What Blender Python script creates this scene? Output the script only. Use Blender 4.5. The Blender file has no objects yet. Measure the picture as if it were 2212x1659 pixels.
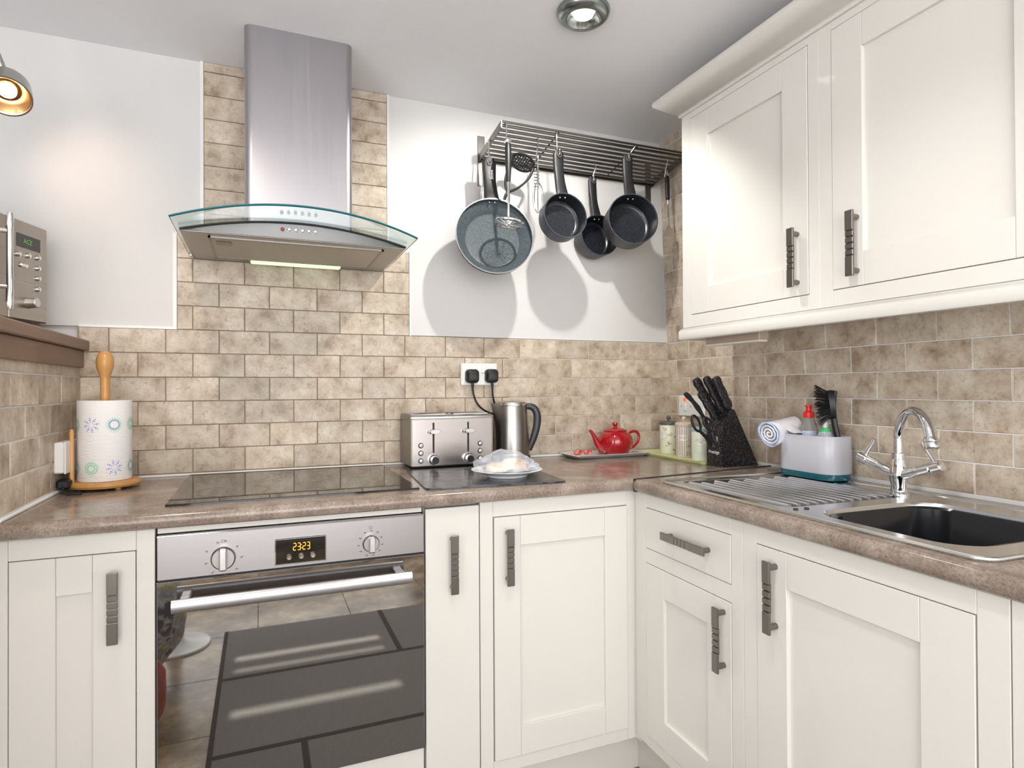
import bpy, bmesh, math, random
from mathutils import Vector, Matrix, Euler, noise
R = math.radians
sc = bpy.context.scene
random.seed(7)

# ------------------------------------------------------------------ camera
cam_d = bpy.data.cameras.new('camera'); cam = bpy.data.objects.new('camera', cam_d)
sc.collection.objects.link(cam); sc.camera = cam
cam_d.sensor_fit = 'HORIZONTAL'; cam_d.sensor_width = 36.0
cam_d.lens = 1314.44 / 2212 * 36.0
cam_d.clip_start = 0.02
YAW, PITCH, ROLL = 0.39242, 0.00685, -0.00507
F = Vector((math.sin(YAW)*math.cos(PITCH), math.cos(YAW)*math.cos(PITCH), math.sin(PITCH)))
R0 = Vector((math.cos(YAW), -math.sin(YAW), 0)); U0 = R0.cross(F)
RR = R0*math.cos(ROLL) + U0*math.sin(ROLL); UU = -R0*math.sin(ROLL) + U0*math.cos(ROLL)
m = Matrix((RR, UU, -F)).transposed().to_4x4(); m.translation = Vector((-1.6477, -2.2102, 1.21))
cam.matrix_world = m

# ------------------------------------------------------------------ world, light, exposure
sc.view_settings.view_transform = 'Standard'; sc.view_settings.look = 'None'
sc.view_settings.gamma = 1.0; sc.view_settings.use_curve_mapping = False
sc.view_settings.exposure = -0.27
w = bpy.data.worlds.new('world'); sc.world = w; w.use_nodes = True
w.node_tree.nodes['Background'].inputs[0].default_value = (0.75, 0.85, 1.0, 1)
w.node_tree.nodes['Background'].inputs[1].default_value = 1.0

def area(name, loc, target, sx, sy, power, col):
    l = bpy.data.lights.new(name, 'AREA'); l.shape = 'RECTANGLE'; l.size = sx; l.size_y = sy
    l.energy = power; l.color = col
    o = bpy.data.objects.new(name, l); sc.collection.objects.link(o); o.location = loc
    o.rotation_euler = (Vector(target)-Vector(loc)).to_track_quat('-Z', 'Y').to_euler()
    return o
def spot(name, loc, target, power, col, size=70, blend=0.6, rad=0.025):
    l = bpy.data.lights.new(name, 'SPOT'); l.energy = power; l.color = col
    l.spot_size = R(size); l.spot_blend = blend; l.shadow_soft_size = rad
    o = bpy.data.objects.new(name, l); sc.collection.objects.link(o); o.location = loc
    o.rotation_euler = (Vector(target)-Vector(loc)).to_track_quat('-Z', 'Y').to_euler()
    return o
# added soft fill lights, unseen: one behind the camera, one at the left
area('fill_rear', (-1.7, -4.05, 1.35), (-1.5, 0, 1.75), 2.4, 1.9, 88, (1.0, 0.985, 0.965))
area('fill_side', (-3.45, -2.4, 1.25), (-1.0, -1.4, 2.1), 1.8, 1.5, 56, (0.96, 0.985, 1.0))
# the two spotlights in view and the ones of the same bars outside the frame
spot('spot_lamp_light', (-0.802, -0.709, 2.232), (-0.75, -0.15, 1.20), 34, (1.0, 0.97, 0.90), 135, 0.5, 0.016)
spot('spot_lamp_light', (-2.20, -0.29, 1.915), (-2.12, 0.0, 1.86), 1.7, (1.0, 0.68, 0.48), 80, 1.0, 0.02)
spot('spot_lamp_light', (-1.95, -0.95, 2.15), (-1.75, -0.30, 0.9), 24, (1.0, 0.84, 0.70), 100, 1.0)
spot('spot_lamp_light', (-1.25, -1.55, 2.15), (-0.45, -1.25, 0.7), 26, (1.0, 0.93, 0.86), 90, 0.7)

sun = bpy.data.lights.new('sun', 'SUN'); sun.energy = 26; sun.angle = R(.6); sun.color = (1.0, .93, .82)
so = bpy.data.objects.new('sun', sun); sc.collection.objects.link(so); so.rotation_euler = Vector((.0, math.cos(R(35)), -math.sin(R(35)))).to_track_quat('-Z', 'Y').to_euler()
# ------------------------------------------------------------------ mesh helper
class G:
    def __init__(s): s.v = []; s.f = []; s.M = Matrix.Identity(4)
    def add(s, vs, fs):
        n = len(s.v); s.v += [tuple(s.M @ Vector(p)) for p in vs]; s.f += [tuple(i+n for i in f) for f in fs]; return s
    def box(s, x0, x1, y0, y1, z0, z1, b=0.0):
        x0, x1 = min(x0, x1), max(x0, x1); y0, y1 = min(y0, y1), max(y0, y1); z0, z1 = min(z0, z1), max(z0, z1)
        b = min(b, (x1-x0)*.45, (y1-y0)*.45, (z1-z0)*.45)
        if b <= 0:
            vs = [(x, y, z) for x in (x0, x1) for y in (y0, y1) for z in (z0, z1)]
            return s.add(vs, [(0,1,3,2),(4,6,7,5),(0,4,5,1),(2,3,7,6),(0,2,6,4),(1,5,7,3)])
        lo = (x0, y0, z0); hi = (x1, y1, z1); vs = []; idx = {}
        for c in range(8):
            cc = ((c >> 2) & 1, (c >> 1) & 1, c & 1)
            for ax in range(3):
                p = []
                for k in range(3):
                    e = lo[k] if cc[k] == 0 else hi[k]
                    d = b if cc[k] == 0 else -b
                    p.append(e if k == ax else e+d)
                idx[(cc, ax)] = len(vs); vs.append(tuple(p))
        fs = []
        for ax in range(3):
            o = [k for k in range(3) if k != ax]
            for sd in (0, 1):
                q = []
                for (a, c) in ((0,0),(1,0),(1,1),(0,1)):
                    cc = [0,0,0]; cc[ax] = sd; cc[o[0]] = a; cc[o[1]] = c; q.append(idx[(tuple(cc), ax)])
                fs.append(q)
            for a in (0, 1):
                for c in (0, 1):
                    c0 = [0,0,0]; c0[o[0]] = a; c0[o[1]] = c; c1 = list(c0); c1[ax] = 1
                    fs.append([idx[(tuple(c0), o[0])], idx[(tuple(c0), o[1])], idx[(tuple(c1), o[1])], idx[(tuple(c1), o[0])]])
        for c in range(8):
            cc = ((c >> 2) & 1, (c >> 1) & 1, c & 1); fs.append([idx[(cc, 0)], idx[(cc, 1)], idx[(cc, 2)]])
        return s.add(vs, fs)
    def lathe(s, prof, n=24, M=None, c0=True, c1=True):
        vs = []; fs = []
        for (r, z) in prof:
            for i in range(n):
                a = 2*math.pi*i/n; vs.append((r*math.cos(a), r*math.sin(a), z))
        for k in range(len(prof)-1):
            for i in range(n):
                j = (i+1) % n; fs.append((k*n+i, k*n+j, (k+1)*n+j, (k+1)*n+i))
        if c0 and prof[0][0] > 1e-6: fs.append(tuple(range(n-1, -1, -1)))
        if c1 and prof[-1][0] > 1e-6: fs.append(tuple((len(prof)-1)*n+i for i in range(n)))
        if M is not None: vs = [tuple(M @ Vector(p)) for p in vs]
        return s.add(vs, fs)
    def cyl(s, p0, p1, r0, r1=None, n=16):
        p0 = Vector(p0); p1 = Vector(p1); d = p1-p0
        M = Matrix.Translation(p0) @ d.to_track_quat('Z', 'Y').to_matrix().to_4x4()
        return s.lathe([(r0, 0), (r0 if r1 is None else r1, d.length)], n, M)
    def turn(s, p0, p1, prof, n=20):
        p0 = Vector(p0); p1 = Vector(p1); d = p1-p0
        M = Matrix.Translation(p0) @ d.to_track_quat('Z', 'Y').to_matrix().to_4x4()
        return s.lathe([(r, z*d.length) for r, z in prof], n, M)
    def tube(s, pts, r, n=8, closed=False, sx=1.0):
        pts = [Vector(p) for p in pts]; N = len(pts); rr = r if isinstance(r, (list, tuple)) else [r]*N
        vs = []; fs = []; up = None
        for i, p in enumerate(pts):
            if closed: t = pts[(i+1) % N]-pts[i-1]
            else: t = pts[min(i+1, N-1)]-pts[max(i-1, 0)]
            t.normalize()
            if up is None:
                up = Vector((0,0,1)) if abs(t.z) < .9 else Vector((1,0,0))
            up = (up - t*up.dot(t)).normalized(); sd = t.cross(up)
            for k in range(n):
                a = 2*math.pi*k/n; vs.append(tuple(p + up*math.cos(a)*rr[i] + sd*math.sin(a)*rr[i]*sx))
        for i in range(N if closed else N-1):
            j = (i+1) % N
            for k in range(n):
                l = (k+1) % n; fs.append((i*n+k, j*n+k, j*n+l, i*n+l))
        if not closed: fs.append(tuple(range(n))); fs.append(tuple((N-1)*n+k for k in range(n-1, -1, -1)))
        return s.add(vs, fs)
    def prism(s, poly, a, b, ax='y'):
        n = len(poly); vs = []
        for t in (a, b):
            for (p, q) in poly:
                vs.append({'x': (t, p, q), 'y': (p, t, q), 'z': (p, q, t)}[ax])
        fs = [tuple(range(n)), tuple(range(2*n-1, n-1, -1))] + [(i, (i+1) % n, n+(i+1) % n, n+i) for i in range(n)]
        return s.add(vs, fs)
    def loft(s, loops, cap0=True, cap1=True):
        n = len(loops[0]); vs = [p for l in loops for p in l]; fs = []
        for k in range(len(loops)-1):
            for i in range(n):
                j = (i+1) % n; fs.append((k*n+i, k*n+j, (k+1)*n+j, (k+1)*n+i))
        if cap0: fs.append(tuple(range(n-1, -1, -1)))
        if cap1: fs.append(tuple((len(loops)-1)*n+i for i in range(n)))
        return s.add(vs, fs)
    def sphere(s, c, r, n=16, sc3=(1,1,1)):
        k = n//2; c = Vector(c); vs = []; 
        prof = [(math.sin(math.pi*i/k)*r, -math.cos(math.pi*i/k)*r) for i in range(k+1)]
        prof[0] = (0.0005*r, prof[0][1]); prof[-1] = (0.0005*r, prof[-1][1])
        M = Matrix.Translation(c) @ Matrix.Diagonal((sc3[0], sc3[1], sc3[2], 1))
        return s.lathe(prof, n, M)

def rrect(x0, x1, y0, y1, r, z, n=6):
    pts = []
    for (cx, cy, a0) in ((x1-r, y1-r, 0), (x0+r, y1-r, 90), (x0+r, y0+r, 180), (x1-r, y0+r, 270)):
        for i in range(n+1):
            a = R(a0+90*i/n); pts.append((cx+r*math.cos(a), cy+r*math.sin(a), z))
    return pts

BASE = {}
RIGHT = Matrix.Translation((0.015, 0, 0)) @ Matrix.Rotation(R(-2.0), 4, 'Z')
IDM = Matrix.Identity(4)
def obj(name, g, mat, parent=None, smooth=True, frame=None, ang=35):
    me = bpy.data.meshes.new(name)
    off = BASE.get(parent.name, Vector((0,0,0))) if parent is not None else Vector((0,0,0))
    me.from_pydata([tuple(Vector(p)-off) for p in g.v], [], [list(f) for f in g.f])
    bm = bmesh.new(); bm.from_mesh(me); bmesh.ops.recalc_face_normals(bm, faces=bm.faces[:]); bm.to_mesh(me); bm.free()
    me.materials.append(mat)
    if smooth: me.shade_smooth(); me.set_sharp_from_angle(angle=R(ang))
    o = bpy.data.objects.new(name, me); sc.collection.objects.link(o)
    if parent is not None: o.parent = parent; BASE[o.name] = off
    elif frame is not None: o.matrix_world = frame
    return o
def thing(name, label, cat, base=(0,0,0), frame=None, group=None, rot=None, local=False):
    o = bpy.data.objects.new(name, None); sc.collection.objects.link(o); o.empty_display_size = .05
    M = (frame if frame is not None else IDM) @ Matrix.Translation(base)
    if rot is not None: M = M @ Euler(rot, 'XYZ').to_matrix().to_4x4()
    o.matrix_world = M
    BASE[o.name] = Vector((0,0,0)) if (local or rot is not None) else Vector(base)
    tag(o, label, cat, group); return o
def tag(o, label=None, cat=None, group=None, kind=None):
    if label: o['label'] = label
    if cat: o['category'] = cat
    if group: o['group'] = group
    if kind: o['kind'] = kind
    return o
def struct(o): o['kind'] = 'structure'; return o
def structroot(name, frame=None):
    o = bpy.data.objects.new(name, None); sc.collection.objects.link(o)
    if frame is not None: o.matrix_world = frame
    BASE[o.name] = Vector((0,0,0)); o['kind'] = 'structure'; return o
def text(name, s, size, M, mat, parent, depth=0.0006, align='CENTER', sx=1.0, shear=0.0):
    c = bpy.data.curves.new(name, 'FONT'); c.body = s; c.size = size; c.extrude = depth; c.align_x = align; c.align_y = 'CENTER'; c.resolution_u = 3
    c.shear = shear
    t = bpy.data.objects.new('tmp', c); sc.collection.objects.link(t)
    dg = bpy.context.evaluated_depsgraph_get(); me = bpy.data.meshes.new_from_object(t.evaluated_get(dg))
    bpy.data.objects.remove(t)
    off = BASE.get(parent.name, Vector((0,0,0))); me.transform(Matrix.Translation(-off) @ M @ Matrix.Diagonal((sx,1,1,1)))
    me.materials.clear(); me.materials.append(mat); me.name = name
    o = bpy.data.objects.new(name, me); sc.collection.objects.link(o); o.parent = parent; BASE[o.name] = off
    return o

# ------------------------------------------------------------------ materials
def mat(name, col, rough=0.5, metal=0.0, **k):
    m = bpy.data.materials.new(name); m.use_nodes = True; b = m.node_tree.nodes['Principled BSDF']
    b.inputs['Base Color'].default_value = (*col, 1); b.inputs['Roughness'].default_value = rough; b.inputs['Metallic'].default_value = metal
    for kk, vv in k.items(): b.inputs[kk.replace('_', ' ')].default_value = vv
    return m
def nt(m): return m.node_tree.nodes, m.node_tree.links, m.node_tree.nodes['Principled BSDF']
def coords(m, scale=(1,1,1), src='Object'):
    n, l, b = nt(m)
    if src == 'World':
        t = n.new('ShaderNodeNewGeometry'); out = t.outputs['Position']
    else:
        t = n.new('ShaderNodeTexCoord'); out = t.outputs[src]
    mp = n.new('ShaderNodeMapping'); mp.inputs['Scale'].default_value = scale; l.new(out, mp.inputs['Vector']); return mp.outputs['Vector']
def noise_ramp(m, vec, scale, stops, detail=6, rough=.6):
    n, l, b = nt(m); t = n.new('ShaderNodeTexNoise'); t.inputs['Scale'].default_value = scale; t.inputs['Detail'].default_value = detail; t.inputs['Roughness'].default_value = rough
    l.new(vec, t.inputs['Vector']); r = n.new('ShaderNodeValToRGB'); el = r.color_ramp.elements
    el[0].position, el[0].color = stops[0][0], (*stops[0][1], 1); el[1].position, el[1].color = stops[-1][0], (*stops[-1][1], 1)
    for p, c in stops[1:-1]:
        e = el.new(p); e.color = (*c, 1)
    l.new(t.outputs['Fac'], r.inputs['Fac']); return r.outputs['Color'], t.outputs['Fac']
def mix(m, a, b_, fac, mode='MIX'):
    n, l, b = nt(m); x = n.new('ShaderNodeMix'); x.data_type = 'RGBA'; x.blend_type = mode
    for s_, i in ((a, 6), (b_, 7)):
        if isinstance(s_, tuple): x.inputs[i].default_value = (*s_, 1)
        else: l.new(s_, x.inputs[i])
    if isinstance(fac, float): x.inputs[0].default_value = fac
    else: l.new(fac, x.inputs[0])
    return x.outputs[2]
def bump(m, h, s=.1, d=.001):
    n, l, b = nt(m); x = n.new('ShaderNodeBump'); x.inputs['Strength'].default_value = s; x.inputs['Distance'].default_value = d
    l.new(h, x.inputs['Height']); l.new(x.outputs['Normal'], b.inputs['Normal'])
def brushed(name, col, rough, scale, src='Object', amt=.10):
    m = mat(name, col, rough, 1.0); n, l, b = nt(m); v = coords(m, scale, src)
    t = n.new('ShaderNodeTexNoise'); t.inputs['Scale'].default_value = 1; t.inputs['Detail'].default_value = 4; l.new(v, t.inputs['Vector'])
    r = n.new('ShaderNodeMapRange'); r.inputs[3].default_value = rough-amt; r.inputs[4].default_value = rough+amt
    l.new(t.outputs['Fac'], r.inputs[0]); l.new(r.outputs[0], b.inputs['Roughness']); bump(m, t.outputs['Fac'], .08, .0004); return m

def tile_mat():
    m = mat('stone_tile', (.5,.43,.34), .42); n, l, b = nt(m); v = coords(m, (1,1,1), 'World')
    oi = n.new('ShaderNodeObjectInfo')
    ad = n.new('ShaderNodeVectorMath'); ad.operation = 'ADD'; l.new(v, ad.inputs[0])
    sc_ = n.new('ShaderNodeVectorMath'); sc_.operation = 'SCALE'; sc_.inputs[3].default_value = 7.0
    cmb = n.new('ShaderNodeCombineXYZ'); l.new(oi.outputs['Random'], cmb.inputs[0]); l.new(oi.outputs['Random'], cmb.inputs[2]); l.new(cmb.outputs[0], sc_.inputs[0]); l.new(sc_.outputs[0], ad.inputs[1])
    c1, f1 = noise_ramp(m, ad.outputs[0], 13, [(.30, (.30,.22,.155)), (.41, (.44,.355,.27)), (.52, (.55,.47,.375)), (.67, (.66,.595,.505))], 7, .62)
    c2, f2 = noise_ramp(m, ad.outputs[0], 55, [(.33, (.22,.15,.09)), (.43, (1,1,1))], 5, .7)
    c = mix(m, c1, c2, .36, 'MULTIPLY')
    c3, f3 = noise_ramp(m, ad.outputs[0], 30, [(.46, (1,1,1)), (.50, (.72,.66,.60)), (.54, (1,1,1))], 4, .6)
    c = mix(m, c, c3, .45, 'MULTIPLY')
    r = n.new('ShaderNodeMapRange'); r.inputs[3].default_value = .90; r.inputs[4].default_value = 1.08; l.new(oi.outputs['Random'], r.inputs[0])
    hs = n.new('ShaderNodeHueSaturation'); l.new(c, hs.inputs['Color']); l.new(r.outputs[0], hs.inputs['Value'])
    l.new(hs.outputs[0], b.inputs['Base Color']); bump(m, f1, .25, .002)
    return m
M_TILE = tile_mat()
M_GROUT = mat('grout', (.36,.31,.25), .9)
M_GROUTW = mat('pale_grout', (.70,.69,.69), .9)
def plaster(name, col):
    m = mat(name, col, .75); v = coords(m, (1,1,1), 'World'); c, f = noise_ramp(m, v, 3.5, [(.3, col), (.7, tuple(x*.97 for x in col))], 5); n, l, b = nt(m)
    c2, f2 = noise_ramp(m, v, 26, [(.3, col), (.7, col)], 6); bump(m, f2, .18, .004); l.new(c, b.inputs['Base Color']); return m
M_WALL = plaster('white_plaster', (.685,.68,.675))
M_CEIL = plaster('ceiling_paint', (.87,.875,.90))
M_CAB = mat('cream_cabinet_paint', (.70,.68,.64), .34); M_CAB.node_tree.nodes['Principled BSDF'].inputs['Coat Weight'].default_value = .15
M_CABIN = mat('gap_shadow_paint', (.10,.085,.07), .8)  # dark sheet colour standing in for shade inside the door gaps
def worktop_mat():
    m = mat('granite_laminate', (.5,.45,.4), .17); n, l, b = nt(m); v = coords(m, (1,1,1), 'World')
    c1, f1 = noise_ramp(m, v, 9, [(.30, (.215,.168,.138)), (.50, (.335,.282,.242)), (.7, (.52,.46,.41))], 8, .7)
    c2, f2 = noise_ramp(m, v, 230, [(.34, (.12,.09,.08)), (.44, (.66,.58,.52)), (.62, (1,1,1))], 8, .85)
    c3, f3 = noise_ramp(m, v, 150, [(.38, (.30,.25,.22)), (.52, (1,1,1))], 8, .85)
    c = mix(m, c1, c2, .75, 'MULTIPLY'); c = mix(m, c, c3, .50, 'MULTIPLY')
    l.new(c, b.inputs['Base Color']); bump(m, f2, .05, .0005); return m
M_WT = worktop_mat()
M_STEEL = brushed('brushed_steel', (.37,.355,.365), .36, (3, 400, 400))
M_STEELV = brushed('vertical_brushed_steel', (.42,.405,.43), .38, (300, 300, 3))
M_CHROME = mat('chrome', (.82,.83,.85), .07, 1.0)
M_PEWTER = mat('pewter', (.23,.215,.20), .30, 1.0)
M_BLACKGL = mat('black_ceramic_glass', (.012,.011,.010), .03, 0, Specular_IOR_Level=.9)
M_OVENGL = mat('oven_door_glass', (.035,.028,.022), .02, 0, IOR=3.4)
M_BLK = mat('black_plastic', (.010,.010,.012), .42)
M_BLKM = mat('matt_black', (.02,.02,.022), .6)
M_WHT = mat('white_plastic', (.80,.80,.79), .3)
M_RED = mat('red_glaze', (.36,.004,.010), .07, 0, Coat_Weight=.6)
M_REDPL = mat('red_plastic', (.70,.02,.02), .35)
M_TEAL = mat('teal_plastic', (.006,.085,.11), .15)
M_GREEN = mat('green_plastic', (.05,.55,.18), .35)
M_CLEAR = mat('clear_plastic', (.86,.88,.90), .08, 0, Transmission_Weight=.85, IOR=1.35)
M_GLASS = mat('hood_glass', (.80,.93,.92), .02, 0, Transmission_Weight=1.0, IOR=1.45)
M_GLEDGE = mat('glass_edge_teal', (.008,.11,.13), .12, 0)
def emit(name, col, s):
    m = mat(name, (0,0,0), .5); b = m.node_tree.nodes['Principled BSDF']; b.inputs['Emission Color'].default_value = (*col, 1); b.inputs['Emission Strength'].default_value = s; return m
def wood(name, a, c_, scale=(4, 60, 60), rough=.45):
    m = mat(name, a, rough); n, l, b = nt(m); v = coords(m, scale); c, f = noise_ramp(m, v, 1, [(.3, a), (.7, c_)], 6); l.new(c, b.inputs['Base Color']); bump(m, f, .1, .001); return m
M_BEECH = wood('beech_wood', (.62,.34,.12), (.50,.24,.07), (40, 40, 4), .3)
M_DKWOOD = wood('brown_stained_wood', (.235,.135,.092), (.175,.098,.064), (70, 3, 70), .4)
def speck(name, base, dot, scale=420, rough=.35, thr=.66, **k):
    m = mat(name, base, rough, **k); v = coords(m); c, f = noise_ramp(m, v, scale, [(thr-.04, base), (thr, dot)], 2, .5); n, l, b = nt(m); l.new(c, b.inputs['Base Color']); return m
M_PANIN = speck('nonstick_coating', (.010,.012,.017), (.10,.11,.13), 900, .26, .66)
M_FRYIN = speck('fry_pan_coating', (.050,.064,.074), (.17,.20,.21), 900, .24, .60); M_FRYIN.node_tree.nodes['Principled BSDF'].inputs['Specular IOR Level'].default_value = .10
M_PANOUT = speck('pan_outside_coating', (.012,.018,.042), (.07,.09,.14), 800, .33, .64)
M_PANGR = speck('pan_outside_grey_coating', (.022,.021,.026), (.16,.15,.16), 800, .40, .60)
M_BLOCK = speck('black_speckled_block', (.010,.009,.011), (.35,.33,.36), 520, .25, .68)

# ------------------------------------------------------------------ the room shell
ZC = 2.276; ZT = 0.935
XL = -2.16
g = G().box(-3.6, .3, -4.3, .3, -.12, -.012); floor = struct(obj('floor', g, mat('floor_screed', (.10,.09,.08), .9), smooth=False))
BASE['floor'] = Vector((0,0,0))
def floor_mat():
    m = mat('stone_vinyl', (.4,.35,.28), .25); n, l, b = nt(m); v = coords(m, (1,1,1), 'World')
    oi = n.new('ShaderNodeObjectInfo')
    c1, f1 = noise_ramp(m, v, 4.5, [(.34, (.06,.036,.018)), (.46, (.17,.115,.062)), (.56, (.30,.215,.125)), (.68, (.50,.40,.26))], 9, .68)
    r = n.new('ShaderNodeMapRange'); r.inputs[3].default_value = .8; r.inputs[4].default_value = 1.15; l.new(oi.outputs['Random'], r.inputs[0])
    hs = n.new('ShaderNodeHueSaturation'); l.new(c1, hs.inputs['Color']); l.new(r.outputs[0], hs.inputs['Value']); l.new(hs.outputs[0], b.inputs['Base Color']); return m
M_FLOOR = floor_mat()
i = 0
fx = -3.5; 
while fx < 0.1:
    fy = -4.2
    while fy < 0:
        obj('tile', G().box(fx+.001, fx+.459, fy+.001, fy+.459, -.012, 0, .0015), M_FLOOR, floor, False); fy += .46
    fx += .46
struct(obj('ceiling', G().box(-3.7, .3, -4.3, .3, ZC, ZC+.1), M_CEIL, smooth=False))

P = .0765
Z0 = 1.2502
def tile_run(parent, axis, rows, u0, u1, jA, pitch, out, th=.008, gap=.0022, inv=False, warp=None, matl=None):
    """axis 'x': tiles on a wall facing -y; axis 'y+': wall at x=const facing -x; 'y-': facing +x"""
    for k in rows:
        ph = jA if k % 2 == 0 else jA + pitch/2
        n0 = math.floor((u0-ph)/pitch); u = ph + n0*pitch; skipped = None; last = 1e9
        while u < u1-1e-4:
            a = max(u, u0)+gap/2; b = min(u+pitch, u1)-gap/2
            if u1-(u+pitch) < .025: b = u1-gap/2
            if u+pitch-u0 < .025 and u < u0: u += pitch; skipped = u0; continue
            if skipped is not None: a = skipped+gap/2; skipped = None
            u += pitch
            if a > b: continue
            if b-a < .008 or a >= last: continue
            last = b if b > u1-gap else 1e9
            z0 = Z0+k*P+gap/2; z1 = z0+P-gap
            z1 = min(z1, ZC-.001)
            if z1-z0 < .01: continue
            g = G(); th_ = th+random.uniform(-.0008, .0008)
            if axis == 'x': g.box(a, b, out, out-th_, z0, z1, .0014)
            elif axis == 'y+': g.box(out, out-th_, a, b, z0, z1, .0014)
            else: g.box(out, out+th_, a, b, z0, z1, .0014)
            if warp: g.v = [warp(p) for p in g.v]
            obj('tile', g, matl or M_TILE, parent, False)
# back wall
wb = structroot('wall_back')
obj('plaster', G().box(-3.6, .3, .012, .2, 0, 1.9+.7), M_WALL, wb, False)
PL = -.0015      # plaster face; the tile backing sits just behind the tile faces
def plate(x0, x1, z0, z1, y=PL): return G().box(x0, x1, y, .013, z0, z1)
obj('plaster', plate(-3.5, -1.893, 1.406, ZC), M_WALL, wb, False)
obj('plaster', plate(-1.893, -1.816, 1.706, ZC), M_WALL, wb, False)
obj('plaster', plate(-1.222, -1.142, 1.706, ZC), M_WALL, wb, False)
obj('plaster', plate(-1.142, .03, 1.406, ZC), M_WALL, wb, False)
for a in ((-1.904, -1.893, 1.4112, 1.712), (-1.826, -1.816, 1.706, ZC), (-2.155, -1.893, 1.403, 1.411), (-1.222, -1.214, 1.712, ZC), (-1.142, -1.136, 1.403, 1.712)):
    obj('edge_strip', plate(*a, y=-.010), M_WHT, wb, False)
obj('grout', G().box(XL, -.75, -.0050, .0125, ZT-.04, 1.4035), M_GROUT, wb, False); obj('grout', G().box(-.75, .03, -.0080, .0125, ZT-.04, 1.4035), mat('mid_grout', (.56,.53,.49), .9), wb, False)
obj('grout', G().box(-1.893, -1.142, -.0044, .0125, 1.4035, 1.709), M_GROUT, wb, False)
obj('grout', G().box(-1.816, -1.222, -.0043, .0125, 1.709, ZC), M_GROUT, wb, False)
JA = -2.0007
tile_run(wb, 'x', range(-4, 2), XL+.004, .012, JA, .153, -.002)
tile_run(wb, 'x', range(2, 6), -1.893, -1.142, JA, .153, -.002)
for k in range(6, 14): tile_run(wb, 'x', [k], -1.816, -1.222, -1.816-(0 if k % 2 == 0 else .1485/2), .1485, -.002)
# right wall: tiled to the ceiling, its upper part leans in
def lean(p):
    x, y, z = p
    return (x - .040*max(0, (z-1.25))/.9, y, z)
wr = structroot('wall_right', RIGHT)
g = G().box(-.0062, .2, -4.2, .1, 0, 1.25); obj('grout', g, M_GROUTW, wr, False)
g = G().box(-.0062, .2, -4.2, .1, 1.25, ZC+.05); g.v = [lean(p) for p in g.v]; obj('grout', g, M_GROUTW, wr, False)
tile_run(wr, 'y+', range(-4, 3), -1.96, -.008, -.072, .171, .000, gap=.0028, warp=lean)
tile_run(wr, 'y+', range(3, 14), -.60, -.008, -.072, .171, .000, gap=.0028, warp=lean)
obj('plaster', G().box(-.006, .0, -4.2, -1.97, 0, ZC), M_WALL, wr, False)
# left half wall with wooden ledge
wl = structroot('wall_left')
obj('grout', G().box(XL-.12, XL+.0070, -1.55, .0, 0, 1.30), M_GROUTW, wl, False)
tile_run(wl, 'y-', range(-4, 1), -1.5, -.006, -.105, .185, XL+.001, gap=.0035)
struct(obj('wall_far', G().box(-3.7, -3.55, -4.3, .3, 0, ZC), M_WALL, smooth=False))
wre = structroot('wall_rear')
for a in ((-3.7, .3, 0, 1.505), (-3.7, -1.75, 1.505, 2.0), (-1.12, .3, 1.505, 2.0), (-1.75, -1.12, 1.55, 1.60), (-1.75, -1.12, 1.63, 1.855), (-1.75, -1.12, 1.90, 2.0), (-3.7, .3, 2.0, ZC)):  # slots left between the pieces are added to shape sun streaks on the rug
    obj('plaster', G().box(a[0], a[1], -4.22, -4.2, a[2], a[3]), M_WALL, wre, False)
# white sealant beads
g = G().box(-2.15, -.02, -.013, -.004, ZT, ZT+.007, .002); struct(obj('trim_1', g, M_WHT))
g = G().box(XL+.006, XL+.016, -.64, -.012, ZT, ZT+.008, .002); struct(obj('trim_2', g, M_WHT))

# ------------------------------------------------------------------ cabinet builders
def BK(u, d, z): return (u, -d, z)
def RT(u, d, z): return (-d, -u, z)
def rb(g, run, u0, u1, d0, d1, z0, z1, b=0.0):
    p = run(u0, d0, z0); q = run(u1, d1, z1); return g.box(p[0], q[0], p[1], q[1], p[2], q[2], b)
def handle(parent, run, u, z, d, horiz=False, L=.156):
    def S(a, dd, c):      # a along the bar, dd outwards, c across
        return run(u+a, dd, z+c) if horiz else run(u+c, dd, z+a)
    g = G(); h = L/2; wd = .0105; st = .030; th = .007
    def bar(a0, a1, d0, d1, c0, c1, b=.0012):
        p = S(a0, d0, c0); q = S(a1, d1, c1); g.box(p[0], q[0], p[1], q[1], p[2], q[2], b)
    bar(-h, -.030, d+st-th, d+st, -wd, wd); bar(.030, h, d+st-th, d+st, -wd, wd)
    bar(-.031, .031, d+st-th-.001, d+st-.0045, -wd+.001, wd-.001, 0)
    for k in range(4):
        a = -.030+.015*k; bar(a+.0011, a+.0139, d+st-th, d+st-.0008, -wd, wd)
    for s_ in (-1, 1):
        g.cyl(S(s_*(h-.014), d-.001, 0), S(s_*(h-.014), d+st-th+.001, 0), .0066, .0078, 12)
    return obj('handle', g, M_PEWTER, parent)
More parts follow.
